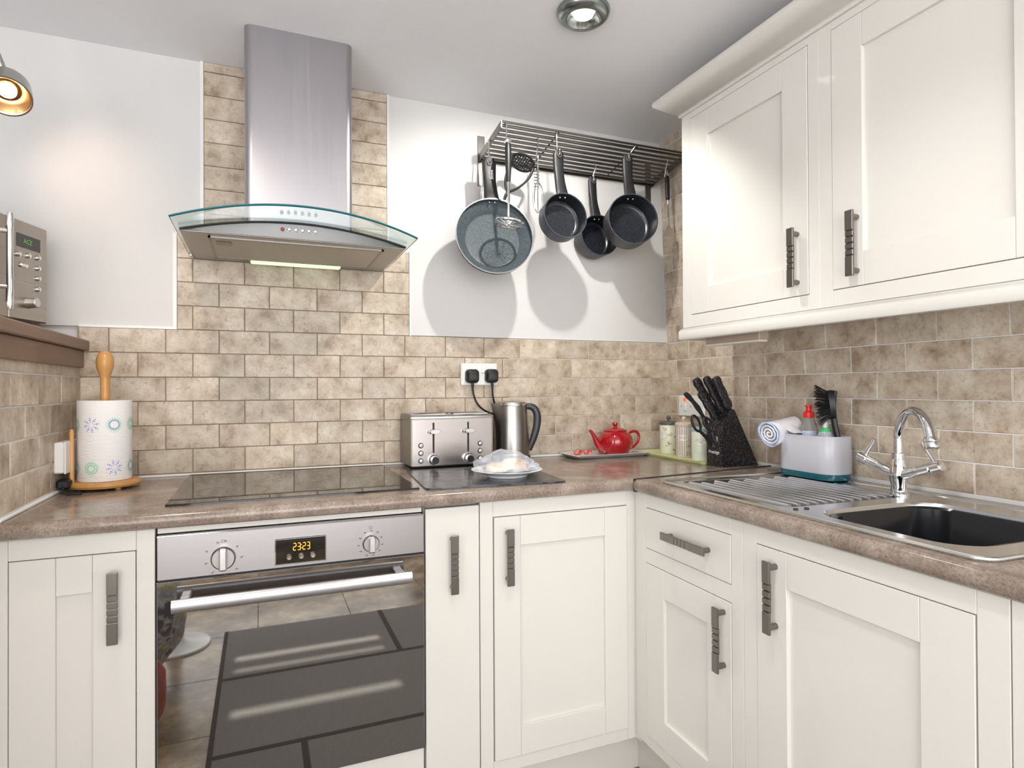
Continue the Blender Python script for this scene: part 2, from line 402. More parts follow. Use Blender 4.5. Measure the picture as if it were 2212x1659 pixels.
def door(parent, run, u0, u1, z0, z1, d, st=.083, rail=.083, hnd=None, flat=False):
    g = G(); t = .019; j = .0005; gp = .0016
    u0 += gp; u1 -= gp; z0 += gp; z1 -= gp
    if flat:
        rb(g, run, u0, u1, d-t, d, z0, z1, .0012); o = obj('door', g, M_CAB, parent)
    else:
        for a in ((u0, u0+st), (u1-st, u1)): rb(g, run, a[0], a[1], d-t, d, z0, z1, .001)
        for c in ((z0, z0+rail), (z1-rail, z1)): rb(g, run, u0+st+j, u1-st-j, d-t, d, c[0], c[1], .001)
        o = obj('door', g, M_CAB, parent)
        g = G(); rb(g, run, u0+st-.004, u1-st+.004, d-t+.003, d-.009, z0+rail-.004, z1-rail+.004); obj('panel', g, M_CAB, o, False)
    if hnd: handle(o, run, hnd[0], hnd[1], d)
    return o
def frame(parent, run, u0, u1, z0, z1, d, holes, sl, srr):
    """face frame: stiles at both sides (widths sl, srr), rails between; holes = list of (z0, z1) openings"""
    g = G(); t = .02
    rb(g, run, u0, u0+sl, d-t, d-.0006, z0, z1, .0008); rb(g, run, u1-srr, u1, d-t, d-.0006, z0, z1, .0008)
    zs = [z0] + [x for h in holes for x in h] + [z1]
    for k in range(0, len(zs), 2):
        if zs[k+1]-zs[k] > .002: rb(g, run, u0+sl+.0004, u1-srr-.0004, d-t, d-.0006, zs[k], zs[k+1], .0008)
    return obj('face_frame', g, M_CAB, parent)
def carcass(parent, run, u0, u1, z0, z1, d0, d1):
    g = G(); rb(g, run, u0+.001, u1-.001, d0, d1, z0, z1); obj('carcass', g, M_CAB, parent, False)
    g = G(); rb(g, run, u0+.012, u1-.012, d1, d1+.002, z0+.01, z1-.01); obj('gap_shadow_sheet', g, M_CABIN, parent, False)

D = .63
# left base cabinet
c = thing('base_cabinet', 'cream base cabinet left of the oven with one narrow panelled door', 'cabinet', (-2.01, -.3, .15), group=None)
carcass(c, BK, -2.158, -1.868, .15, .897, .02, .605)
frame(c, BK, -2.158, -1.868, .15, .897, D, [(.18, .852)], .022, .036)
door(c, BK, -2.136, -1.904, .18, .852, D+.0005, .081, .082, (-1.945, .736))
# oven housing
c = thing('oven_housing', 'cream built-in housing strips above and below the oven', 'cabinet', (-1.556, -.3, .15))
g = G(); rb(g, BK, -1.866, -1.248, .02, .60, .15, .262); obj('carcass', g, M_CAB, c, False)
g = G(); rb(g, BK, -1.864, -1.252, .60, .622, .8825, .8985, .0008); obj('top_filler', g, M_CAB, c)
g = G(); rb(g, BK, -1.864, -1.25, .60, .629, .15, .264, .0012); obj('bottom_panel', g, M_CAB, c)
# pull-out
c = thing('base_cabinet', 'narrow cream pull-out cabinet with a plain flat front beside the oven', 'cabinet', (-1.17, -.3, .1))
carcass(c, BK, -1.246, -1.093, .15, .893, .02, .605)
door(c, BK, -1.246, -1.093, .12, .892, D+.003, flat=True, hnd=(-1.172, .742))
# corner cabinet
c = thing('base_cabinet', 'cream corner base cabinet with a wide panelled door right of the pull-out', 'cabinet', (-.83, -.3, .14))
carcass(c, BK, -1.091, -.62, .142, .897, .02, .605)
frame(c, BK, -1.091, -.574, .142, .897, D, [(.178, .853)], .038, .044)
door(c, BK, -1.052, -.618, .178, .853, D+.004, .078, .083, (-1.012, .744))
g = G(); rb(g, BK, -1.09, -.52, .52, .56, .0, .142, .001); obj('plinth', g, M_CAB, c)
g = G(); g.box(-.590, -.555, -.655, -.600, .1425, .8965, .001); obj('corner_post', g, M_CAB, c)
# right run
E_ = .59
def rbase(): return RIGHT
c = thing('base_cabinet', 'cream base cabinet with a drawer over a narrow panelled door in the corner', 'cabinet', (-.3, -.9, .15), RIGHT)
carcass(c, RT, .70, 1.128, .16, .897, .02, .565)
frame(c, RT, .668, 1.129, .16, .897, E_, [(.190, .696), (.7385, .858)], .055, .040)
g = G(); rb(g, RT, .7246, 1.0874, E_-.019, E_+.0005, .740, .8565, .0012); dr = obj('drawer_front', g, M_CAB, c); handle(dr, RT, .930, .802, E_, True, .184)
door(c, RT, .723, 1.089, .190, .696, E_+.0005, .088, .078, (1.063, .602))
g = G(); rb(g, RT, .58, 1.127, .50, .53, .0, .16, .001); obj('plinth', g, M_CAB, c)
c = thing('base_cabinet', 'cream sink base cabinet with one wide panelled door under the sink', 'cabinet', (-.3, -1.4, .15), RIGHT)
g = G(); rb(g, RT, 1.13, 1.69, .02, .565, .16, .70); obj('carcass', g, M_CAB, c, False)
g = G(); rb(g, RT, 1.14, 1.68, .565, .567, .17, .88); obj('gap_shadow_sheet', g, M_CABIN, c, False)
frame(c, RT, 1.130, 1.684, .16, .897, E_, [(.190, .858)], .041, .046)
door(c, RT, 1.171, 1.637, .190, .858, E_+.0005, .087, .076, (1.230, .757))
c = thing('base_cabinet', 'cream end panel cabinet at the right edge beyond the sink cabinet', 'cabinet', (-.3, -1.9, .15), RIGHT)
carcass(c, RT, 1.686, 2.2, .16, .897, .02, .575)
frame(c, RT, 1.686, 2.2, .16, .897, E_, [(.190, .858)], .041, .041)
door(c, RT, 1.727, 2.159, .190, .858, E_+.0005)
# wall cabinets
V = .33
for (lab, a, b_, d0, d1, hu) in (('left cream wall cabinet with panelled door and handle at its right', .536, 1.080, .578, 1.047, 1.012),
                                 ('right cream wall cabinet with panelled door and handle at its left', 1.080, 1.640, 1.117, 1.600, 1.186)):
    c = thing('wall_cabinet', lab, 'cabinet', (-.18, -(a+b_)/2, 1.41))
    carcass(c, RT, a, b_, 1.415, 2.135, .075, V-.025)
    frame(c, RT, a, b_, 1.409, 2.135, V, [(1.449, 2.100)], d0-a, b_-d1)
    door(c, RT, d0, d1, 1.449, 2.100, V+.0005, .083, .080, (hu, 1.550))
c = thing('wall_cabinet', 'cream wall cabinet mostly beyond the right edge of the picture', 'cabinet', (-.18, -1.8, 1.41))
carcass(c, RT, 1.642, 2.2, 1.415, 2.135, .09, V-.025); frame(c, RT, 1.642, 2.2, 1.409, 2.135, V, [(1.449, 2.100)], .038, .038); door(c, RT, 1.68, 2.162, 1.449, 2.1, V+.0005)
g = G(); prof = [(.001, 2.120), (.006, 2.120), (.010, 2.132), (.030, 2.142), (.056, 2.163), (.068, 2.172), (.070, 2.182), (.066, 2.190), (-.02, 2.192), (-.02, 2.137), (.001, 2.137)]
secs = [[(-.06, -.536+o, z) for o, z in prof], [(-V-o, -.536+o, z) for o, z in prof], [(-V-o, -2.2, z) for o, z in prof]]
g.loft(secs); tag(obj('cornice', g, M_CAB, ang=50), 'cream moulded cornice running along the tops of the wall cabinets', 'cornice')
g = G(); prof = [(-.018, 1.408), (.0, 1.408), (.006, 1.404), (.010, 1.396), (.010, 1.375), (.006, 1.369), (-.012, 1.368), (-.018, 1.372)]
secs = [[(-.06, -.536+o, z) for o, z in prof], [(-V-o, -.536+o, z) for o, z in prof], [(-V-o, -2.2, z) for o, z in prof]]
g.loft(secs); tag(obj('pelmet', g, M_CAB, ang=50), 'cream light pelmet strip under the wall cabinets', 'pelmet')
c = thing('under_cabinet_light', 'slim light fitting under the left wall cabinet', 'light', (-.25, -.68, 1.38))
obj('housing', G().box(-.275, -.235, -.82, -.58, 1.352, 1.414, .004), mat('fitting_brown', (.42,.33,.27), .4), c)
obj('diffuser', G().box(-.272, -.238, -.815, -.585, 1.346, 1.352, .001), mat('diffuser_pale', (.75,.72,.66), .3), c)

# ------------------------------------------------------------------ worktops
pr = [(.0, .900), (.650, .900), (.657, .904), (.660, .913), (.660, .922), (.656, .930), (.648, .9345), (.636, .9350), (.0, .935)]
g = G(); g.prism([(-d if d else -.002, z) for d, z in pr], -2.158, -.603, 'x')
g.prism([(-.6035, -.660), (.010, -.592), (.010, -.002), (-.6035, -.002)], .900, .935, 'z')
tag(obj('worktop', g, M_WT, ang=40), 'speckled brown-grey laminate worktop along the back wall', 'worktop')
inv = RIGHT.inverted(); pa = inv @ Vector((-.602, -.667, 0)); pb = inv @ Vector((.012, -.600, 0))
g = G()
SX0, SX1, SY0, SY1 = -.530, -.165, -1.592, -1.250
nose = [(-.535, .900), (-.600, .900), (-.606, .904), (-.609, .913), (-.609, .922), (-.605, .930), (-.598, .9345), (-.588, .935), (-.535, .935)]
s0 = [(x, pa.y + (x-pa.x)*.08, z) for x, z in nose]; s1 = [(x, -2.2, z) for x, z in nose]; g.loft([s0, s1])
def py(x): return pa.y + (x-pa.x)*(pb.y-pa.y)/(pb.x-pa.x)
g.prism([(-.535, py(-.535)), (-.002, py(-.002)), (-.002, SY1), (-.535, SY1)], .900, .935, 'z')
g.box(-.535, SX0, SY0, SY1, .9, .935); g.box(SX1, -.002, SY0, SY1, .9, .935); g.box(-.535, -.002, -2.2, SY0, .9, .935)
tag(obj('worktop', g, M_WT, frame=RIGHT, ang=40), 'speckled brown-grey laminate worktop holding the sink along the right wall', 'worktop')
g = G(); g.prism([(-.6035, -.6605), (.012, -.5910), (.012, -.6010), (-.6035, -.6685)], .899, .9372, 'z'); g.box(-.611, -.603, -.668, -.655, .897, .9362, .001)
tag(obj('joint_strip', g, M_BLKM), 'black metal joint strip between the two worktops', 'strip')

# ------------------------------------------------------------------ oven
ov = thing('oven', 'built-in steel electric oven with dark glass door under the hob', 'oven', (-1.556, -.3, .27))
obj('body', G().box(-1.862, -1.252, -.60, -.05, .27, .878), mat('oven_case', (.05,.05,.05), .5), ov, False)
g = G(); g.box(-1.8635, -1.2495, -.636, -.60, .779, .878, .0015); obj('control_panel', g, M_STEEL, ov)
obj('top_edge', G().box(-1.8635, -1.2495, -.637, -.61, .8765, .8805, .0008), M_CHROME, ov)
obj('door_gap', G().box(-1.862, -1.251, -.629, -.60, .772, .780), M_BLKM, ov, False)
dr = obj('oven_door', G().box(-1.8635, -1.2495, -.636, -.60, .2665, .7735, .0012), M_OVENGL, ov)
obj('door_frame', G().box(-1.865, -1.248, -.6345, -.602, .2645, .7755, .001), mat('oven_door_rim', (.12,.12,.12), .3, 1), dr)
g = G(); hz = .733
g.loft([[(x, -.688+.0075*math.cos(a), hz+.0150*math.sin(a)) for a in [2*math.pi*k/16 for k in range(16)]] for x in (-1.829, -1.8275, -1.2955, -1.294)])
h = obj('door_handle', g, brushed('handle_aluminium', (.58,.58,.61), .38, (2, 300, 300)), dr)
for x in (-1.806, -1.316): obj('bracket', G().box(x-.011, x+.011, -.684, -.634, hz-.010, hz+.008, .003), M_STEEL, dr)
def dial(x, z, r):
    k = obj('dial', G().turn((x, -.635, z), (x, -.652, z), [(r, 0), (r, .45), (r*.93, .62), (r*.88, .7)], 32), M_STEEL, ov)
    obj('grip', G().box(x-.0085, x+.0085, -.664, -.645, z-r*.92, z+r*.92, .003), mat('grip_silver', (.72,.72,.72), .25, 1), k)
dial(-1.728, .817, .0265); dial(-1.388, .8165, .0210)
g = G()
for (cx, r, n, a0, a1) in ((-1.728, .0385, 9, 80, -250), (-1.388, .031, 11, 90, -240)):
    for k in range(n):
        a = R(a0+(a1-a0)*k/(n-1)); x = cx+r*math.cos(a); z = .817+r*math.sin(a)*1.02
        for q in range(2): 
            ax = x+random.uniform(-.003, .003); az = z+random.uniform(-.002, .002)
            g.box(ax-.0022, ax+.0022, -.6368, -.6355, az-.0005, az+.0005)
        g.box(x-.0005, x+.0005, -.6368, -.6355, z-.002, z+.002)
for cx in (-1.728, -1.388):
    g.box(cx-.004, cx+.004, -.6368, -.6355, .8585, .8592); g.box(cx-.004, cx+.004, -.6368, -.6355, .8535, .8542); g.box(cx-.004, cx-.0033, -.6368, -.6355, .8535, .859); g.box(cx+.0033, cx+.004, -.6368, -.6355, .8535, .859)
tag(obj('printed_symbols', g, mat('print_grey', (.13,.13,.14), .6), ov, False), kind='stuff')
g = G(); g.box(-1.616, -1.497, -.6385, -.634, .7855, .8495, .0015); obj('display_surround', g, M_CHROME, ov)
dp = obj('display', G().box(-1.6135, -1.4995, -.640, -.635, .788, .847, .0008), M_BLACKGL, ov)
M_DIG = emit('digits_orange', (1.0, .33, .02), 5.0)
SEG = {'2': 'abged', '3': 'abgcd', '0': 'abcdef'}
def digit(g, ch, x, z, wd, h, y, t=.0011):
    segs = {'a': (0, h, 1), 'g': (0, h/2, 1), 'd': (0, 0, 1), 'b': (wd, h/2, 0), 'c': (wd, 0, 0), 'f': (0, h/2, 0), 'e': (0, 0, 0)}
    for s_ in SEG[ch]:
        sx, sz, hor = segs[s_]
        if hor: g.box(x+sx+t, x+sx+wd-t*.2, y, y-.0004, z+sz-t*.6, z+sz+t*.6)
        else: g.box(x+sx-t*.2, x+sx+t*.9, y, y-.0004, z+sz+t*.8, z+sz+h/2-t*.8)
g = G(); x = -1.5745
for ch in '23': digit(g, ch, x, .8195, .0062, .0165, -.6401); x += .0100
g.box(x-.0012, x, -.6401, -.6405, .823, .8245); g.box(x-.0012, x, -.6401, -.6405, .831, .8325); x += .0018
for ch in '23': digit(g, ch, x, .8195, .0062, .0165, -.6401); x += .0100
obj('clock_digits', g, M_DIG, dp, False)
for x in (-1.5840, -1.5560, -1.5290): obj('button', G().turn((x, -.639, .8035), (x, -.646, .8035), [(.0068, 0), (.0068, .7), (.0055, 1), (.003, 1), (.0028, .8)], 20), M_CHROME, dp)

# ------------------------------------------------------------------ hob
hb = thing('hob', 'black ceramic glass hob set in the worktop above the oven', 'hob', (-1.55, -.3, .935))
obj('glass', G().loft([rrect(-1.855, -1.246, -.578, -.030, .004, z, 3) for z in (.9352, .9392)]+[rrect(-1.8538, -1.2472, -.5768, -.0312, .004, .9404, 3)]), M_BLACKGL, hb)
M_RING = mat('zone_print', (.16,.155,.15), .25)
for (x, y, r) in ((-1.715, -.425, .088), (-1.700, -.185, .112), (-1.700, -.185, .075), (-1.405, -.410, .110), (-1.405, -.170, .082)):
    g = G(); n = 48
    vs = [((r+dr_)*math.cos(2*math.pi*k/n)+x, (r+dr_)*math.sin(2*math.pi*k/n)+y, .94065) for dr_ in (-.0011, .0011) for k in range(n)]
    g.add(vs, [(k, (k+1) % n, n+(k+1) % n, n+k) for k in range(n)]); obj('zone_ring', g, M_RING, hb, False)

# ------------------------------------------------------------------ cooker hood
hd = thing('cooker_hood', 'stainless chimney cooker hood with curved glass canopy above the hob', 'cooker hood', (-1.542, 0, 1.63))
CX_ = -1.542
g = G(); r = .022
pts = [(-1.689, -.014)]
for (cx, cy, a0) in ((-1.689+r, -.288+r, 180), (-1.381-r, -.288+r, 270)):
    for k in range(7):
        a = R(a0+15*k); pts.append((cx+r*math.cos(a), cy+r*math.sin(a)))
pts.append((-1.381, -.014))
g.prism(pts, 1.668, ZC-.001, 'z'); obj('chimney', g, M_STEELV, hd)
W2 = .303; N = 24
def archz(t): return 1.682-.041*t*t
def topz(x): return archz((x-CX_)/W2)-.004
g = G(); loops = []
xs = [CX_-W2+2*W2*k/N for k in range(N+1)]
vs = []; fs = []
for x in xs:
    t = (x-CX_)/W2; yf = -.392+.006*t*t
    vs += [(x, yf-.004, 1.634), (x, yf, topz(x)), (x, -.014, topz(x)), (x, -.014, 1.634)]
for k in range(N):
    for q in range(4):
        w_ = (q+1) % 4; fs.append((4*k+q, 4*k+4+q, 4*k+4+w_, 4*k+w_))
fs.append((0,1,2,3)); fs.append((4*N+3, 4*N+2, 4*N+1, 4*N)); g.add(vs, fs)
obj('body', g, M_STEEL, hd)
g = G(); g.box(-1.836, -1.249, -.390, -.02, 1.6315, 1.6345, .001); obj('underside_plate', g, brushed('under_steel', (.42,.40,.38), .42, (3,300,300)), hd)
def mesh_filter():
    m = mat('filter_mesh', (.50,.47,.43), .45, 1.0); v = coords(m, (1,1,1), 'World'); n, l, b = nt(m)
    t = n.new('ShaderNodeTexVoronoi'); t.inputs['Scale'].default_value = 260; l.new(v, t.inputs['Vector']); bump(m, t.outputs['Distance'], .6, .001); return m
g = G(); g.box(-1.774, -1.305, -.350, -.085, 1.6285, 1.6325, .002); ft = obj('grease_filter', g, mesh_filter(), hd)
g = G()
for a in ((-1.780, -1.772, -.356, -.079), (-1.307, -1.299, -.356, -.079)): g.box(a[0], a[1], a[2], a[3], 1.6265, 1.6325, .001)
for a in ((-1.780, -1.299, -.356, -.349), (-1.780, -1.299, -.086, -.079)): g.box(a[0], a[1], a[2], a[3], 1.6265, 1.6325, .001)
obj('filter_frame', g, mat('frame_alu', (.40,.38,.35), .5, 1), ft)
g = G(); g.box(-1.763, -1.722, -.315, -.270, 1.6255, 1.6290, .002); lt = obj('latch', g, mat('latch_grey', (.32,.31,.30), .4, .8), ft)
obj('light_tube', G().box(-1.676, -1.392, -.066, -.040, 1.6215, 1.6330, .004), emit('tube_glow', (.78, 1.0, .62), 1.5), hd)
g = G(); NX = 32; NY = 6; TH = .0055
def gl(t, s_, top):
    x = CX_+.315*t; yf = -.545+.060*t*t; y = -.012+(yf+.012)*s_; return (x, y, archz(t*1.0)+(TH if top else 0))
vs = [gl(-1+2*i/NX, j/NY, top) for top in (0, 1) for i in range(NX+1) for j in range(NY+1)]
o_ = (NX+1)*(NY+1); fs = []
def ix(i, j, top=0): return top*o_+i*(NY+1)+j
for i in range(NX):
    for j in range(NY):
        fs.append((ix(i,j), ix(i+1,j), ix(i+1,j+1), ix(i,j+1))); fs.append((ix(i,j,1), ix(i,j+1,1), ix(i+1,j+1,1), ix(i+1,j,1)))
for j in range(NY):
    fs.append((ix(0,j), ix(0,j+1), ix(0,j+1,1), ix(0,j,1))); fs.append((ix(NX,j), ix(NX,j,1), ix(NX,j+1,1), ix(NX,j+1)))
for i in range(NX):
    fs.append((ix(i,0), ix(i,0,1), ix(i+1,0,1), ix(i+1,0))); 
    fs.append((ix(i,NY), ix(i+1,NY), ix(i+1,NY,1), ix(i,NY,1)))
g.add(vs, fs); cg = obj('glass_canopy', g, M_GLASS, hd)
g = G(); g.tube([tuple(Vector(gl(-1+2*i/40, 1, 0))+Vector((0, -.0008, TH/2))) for i in range(41)], .0030, 6); obj('glass_edge', g, M_GLEDGE, cg)
g = G(); vs = []
g.tube([(x, -.394+.006*((x-CX_)/W2)**2, topz(x)+.0005) for x in xs], .0030, 6); obj('gasket', g, M_BLKM, hd)
for k, x in enumerate((-1.589, -1.5715, -1.554, -1.5365, -1.519, -1.5015)):
    obj('button', G().turn((x, -.392, 1.6585), (x, -.4025, 1.6575), [(.0050, 0), (.0048, .8), (.003, 1)], 14), mat('red_button', (.25,.01,.01), .3) if k == 0 else M_CHROME, hd)

# ------------------------------------------------------------------ wooden ledge, microwave
ld = thing('ledge', 'brown wooden ledge on the tiled half wall at the left', 'shelf', (-2.4, -.8, 1.30))
obj('board', G().box(-2.95, -2.127, -1.53, -.004, 1.330, 1.361, .003), M_DKWOOD, ld)
obj('fascia', G().box(-2.175, -2.141, -1.53, -.004, 1.278, 1.330, .002), M_DKWOOD, ld)
AM = R(17); ux = Vector((-math.sin(AM), -math.cos(AM), 0)); nx = Vector((math.cos(AM), -math.sin(AM), 0))
mw = thing('microwave', 'steel microwave oven standing on the wooden ledge', 'microwave', (-2.207, -.112, 1.397), rot=(0,0,0))
mm = Matrix((( ux.x, nx.x, 0, -2.207), (ux.y, nx.y, 0, -.112), (0, 0, 1, 1.397), (0,0,0,1)))   # x along the face, y outwards
mm = Matrix(((-ux.x, -nx.x, 0, -2.207), (-ux.y, -nx.y, 0, -.112), (0,0,1,1.397), (0,0,0,1)))    # x towards the right edge, y into the case
mw.matrix_world = mm
M_MW = brushed('microwave_steel', (.43,.39,.345), .30, (3, 300, 300))
obj('case', G().box(-.455, 0, .012, .33, 0, .268, .004), mat('microwave_case', (.30,.29,.28), .4, .6), mw)
obj('control_panel', G().box(-.150, -.0005, -.002, .013, .002, .268, .003), M_MW, mw)
obj('door', G().box(-.455, -.153, -.002, .013, .002, .268, .003), M_MW, mw)
g = G(); g.box(-.44, -.19, -.003, .0, .04, .23, .001); obj('window', g, M_BLACKGL, mw)
g = G(); hx = -.200
g.turn((hx, -.038, .018), (hx, -.038, .262), [(.0062, 0), (.0072, .02), (.0082, .05), (.0082, .20), (.0072, .21), (.0072, .82), (.0082, .83), (.0082, .96), (.006, 1)], 14)
for z in (.075, .215): g.cyl((hx, -.036, z), (hx-.022, 0, z), .006, n=10)
obj('door_handle', g, mat('handle_silver', (.80,.80,.80), .2, 1), mw)
dp = obj('display', G().box(-.123, -.031, -.0035, .0, .196, .232, .001), M_BLACKGL, mw)
text('display_text', 'ACE', .018, Matrix.Translation((-.082, -.0037, .214)) @ Matrix.Rotation(R(90), 4, 'X'), emit('green_digits', (.25, .8, .1), .6), dp, .0001)
for (x, z) in ((-.117, .175), (-.079, .178), (-.040, .180), (-.040, .151), (-.040, .123), (-.040, .093)):
    obj('button', G().turn((x, -.001, z), (x, -.009, z), [(.0075, 0), (.0070, .7), (.004, 1)], 14), M_CHROME, mw)
obj('button', G().box(-.113, -.083, -.008, 0, .1425, .1545, .005), M_CHROME, mw)
obj('dial', G().turn((-.077, -.001, .051), (-.077, -.026, .051), [(.0165, 0), (.0150, .3), (.0135, .9), (.011, 1)], 24), mat('dial_silver', (.66,.66,.66), .3, .9), mw)
for x in (-.42, -.045): obj('foot', G().cyl((x, .05, 0), (x, .05, -.0365), .012, n=12), M_BLK, mw)

# ------------------------------------------------------------------ spotlights
M_NICK = mat('brushed_nickel', (.52,.52,.50), .28, 1.0)
M_BULB = emit('bulb_glow', (1.0, .98, .92), 14.0); M_BULBW = emit('warm_bulb_glow', (1.0, .80, .55), 12.0)
def spotlight(lab, c, axis, s_, mb, inner, up, grp=None):
    c = Vector(c); ax = Vector(axis).normalized()
    t = thing('spotlight', lab, 'spotlight', tuple(c))
    e = c+ax*.045*s_; b = c-ax*.045*s_
    g = G(); g.turn(b, e, [(.001, 0), (.020*s_, .02), (.040*s_, .16), (.050*s_, .40), (.053*s_, .72), (.054*s_, 1.0), (.050*s_, 1.0), (.048*s_, .8), (.034*s_, .62), (.001, .60)], 32)
    obj('lamp_head', g, M_NICK, t)
    g = G(); g.turn(c+ax*.011*s_, c+ax*.040*s_, [(.030*s_, 0), (.0475*s_, .9), (.0485*s_, .92), (.030*s_, .0)], 32); obj('reflector', g, inner, t)
    g = G(); g.turn(c+ax*.010*s_, c+ax*.022*s_, [(.020*s_, 0), (.020*s_, .6), (.014*s_, 1), (.001, 1.1)], 24); obj('bulb', g, mb, t)
    g = G(); g.tube([tuple(c-ax*.03*s_), tuple(c-ax*.02+Vector(up)*.3), tuple(c+Vector(up))], .010*s_, 12); obj('arm', g, M_NICK, t)
    p = c+Vector(up); g = G(); g.turn((p.x, p.y, ZC-.002), (p.x, p.y, ZC-.028), [(.05, 0), (.05, .3), (.03, .9), (.012, 1)], 28); obj('ceiling_plate', g, M_NICK, t)
c_ = (-.802, -.707); t = thing('downlight', 'round nickel downlight with white glow in the ceiling above the pan rack', 'downlight', (c_[0], c_[1], ZC-.01))
M_DLN = mat('downlight_nickel', (.30,.33,.33), .25, 1.0)
g = G(); g.lathe([(.075, ZC-.0005), (.0755, ZC-.006), (.072, ZC-.016), (.062, ZC-.024), (.050, ZC-.026), (.046, ZC-.022), (.034, ZC-.004), (.030, ZC-.001)], 48, Matrix.Translation((c_[0], c_[1], 0)), False, False); obj('bezel', g, M_DLN, t)
g = G(); g.lathe([(.0475, ZC-.0245), (.040, ZC-.013), (.028, ZC-.008)], 40, Matrix.Translation((c_[0], c_[1], 0)), False, False); obj('reflector', g, mat('reflector_grey', (.55,.60,.60), .2, 1), t)
g = G(); g.lathe([(.001, ZC-.0185), (.022, ZC-.0175), (.028, ZC-.014), (.028, ZC-.006)], 28, Matrix.Translation((c_[0], c_[1], 0))); obj('bulb', g, M_BULB, t)
spotlight('nickel spotlight with warm glow at the left edge beside the wall', (-2.222, -.355, 1.957), (.16, -.60, -.74), .95, M_BULBW, mat('reflector_copper', (.72,.40,.18), .25, 1), (-.10, -.04, .31))
# ------------------------------------------------------------------ pan rack
rk = thing('pan_rack', 'wall-mounted steel wire rack hung with pans', 'rack', (-.46, 0, 2.09))
M_RACK = mat('rack_steel', (.19,.18,.165), .28, 1.0)
for x0 in (-.873, -.106):
    obj('bracket', G().box(x0, x0+.029, -.0055, -.0016, 1.988, 2.182, .001), mat('bracket_steel', (.20,.19,.18), .35, 1), rk)
def rz(y): return 2.092+.042*(-y-.004)/.23
for x0 in (-.868, -.077):
    g = G(); g.prism([(-.004, 2.078), (-.236, 2.122), (-.238, 2.146), (-.004, 2.112)], x0, x0+.005, 'x'); obj('side_plate', g, M_RACK, rk)
ys = [-.018-.0265*k for k in range(9)]
for y in ys:
    obj('rail', G().cyl((-.863, y, rz(y)), (-.075, y, rz(y)), .0056, n=8), M_RACK, rk)
for k in range(2):
    x = -.64+.34*k; obj('cross_bar', G().tube([(x, -.018, rz(-.018)+.007), (x, -.232, rz(-.232)+.007)], .003, 6), M_RACK, rk)
obj('front_bar', G().cyl((-.863, -.236, rz(-.236)+.010), (-.075, -.236, rz(-.236)+.010), .0042, n=8), M_RACK, rk)
obj('rear_bar', G().box(-.863, -.075, -.010, -.004, 2.082, 2.100, .001), M_RACK, rk)

EYE = []
def hook(x, y, x2, z2, y2, r=.0022):
    """S hook from the rail at (x, y) down to (x2, y2, z2), the point a handle hangs from"""
    z = rz(y)
    lab = None
    g = G(); pts = []
    for k in range(9):
        a = math.pi*(1-k/8); pts.append((x, y+.0085*math.cos(a)*-1*-1, z+.0085*math.sin(a)))
    pts = [(x, y+.0085*math.cos(math.pi*k/8), z+.0085*math.sin(math.pi*k/8)) for k in range(9)]
    pts += [(x+(x2-x)*.5, y-.0085+(y2+.009-y+.0085)*.5, (z+z2)*.5)]
    pts += [(x2, y2+.009*math.cos(math.pi*k/8), z2-.009*math.sin(math.pi*k/8)) for k in range(9)]
    if y2+.009 > y-.0085: pass
    pts.append((x2, y2-.0095, z2+.014))
    g.tube(pts, r, 8); return g
def addhook(lab, *a):
    o = obj('hook', hook(*a), M_CHROME); tag(o, lab, 'hook', None)
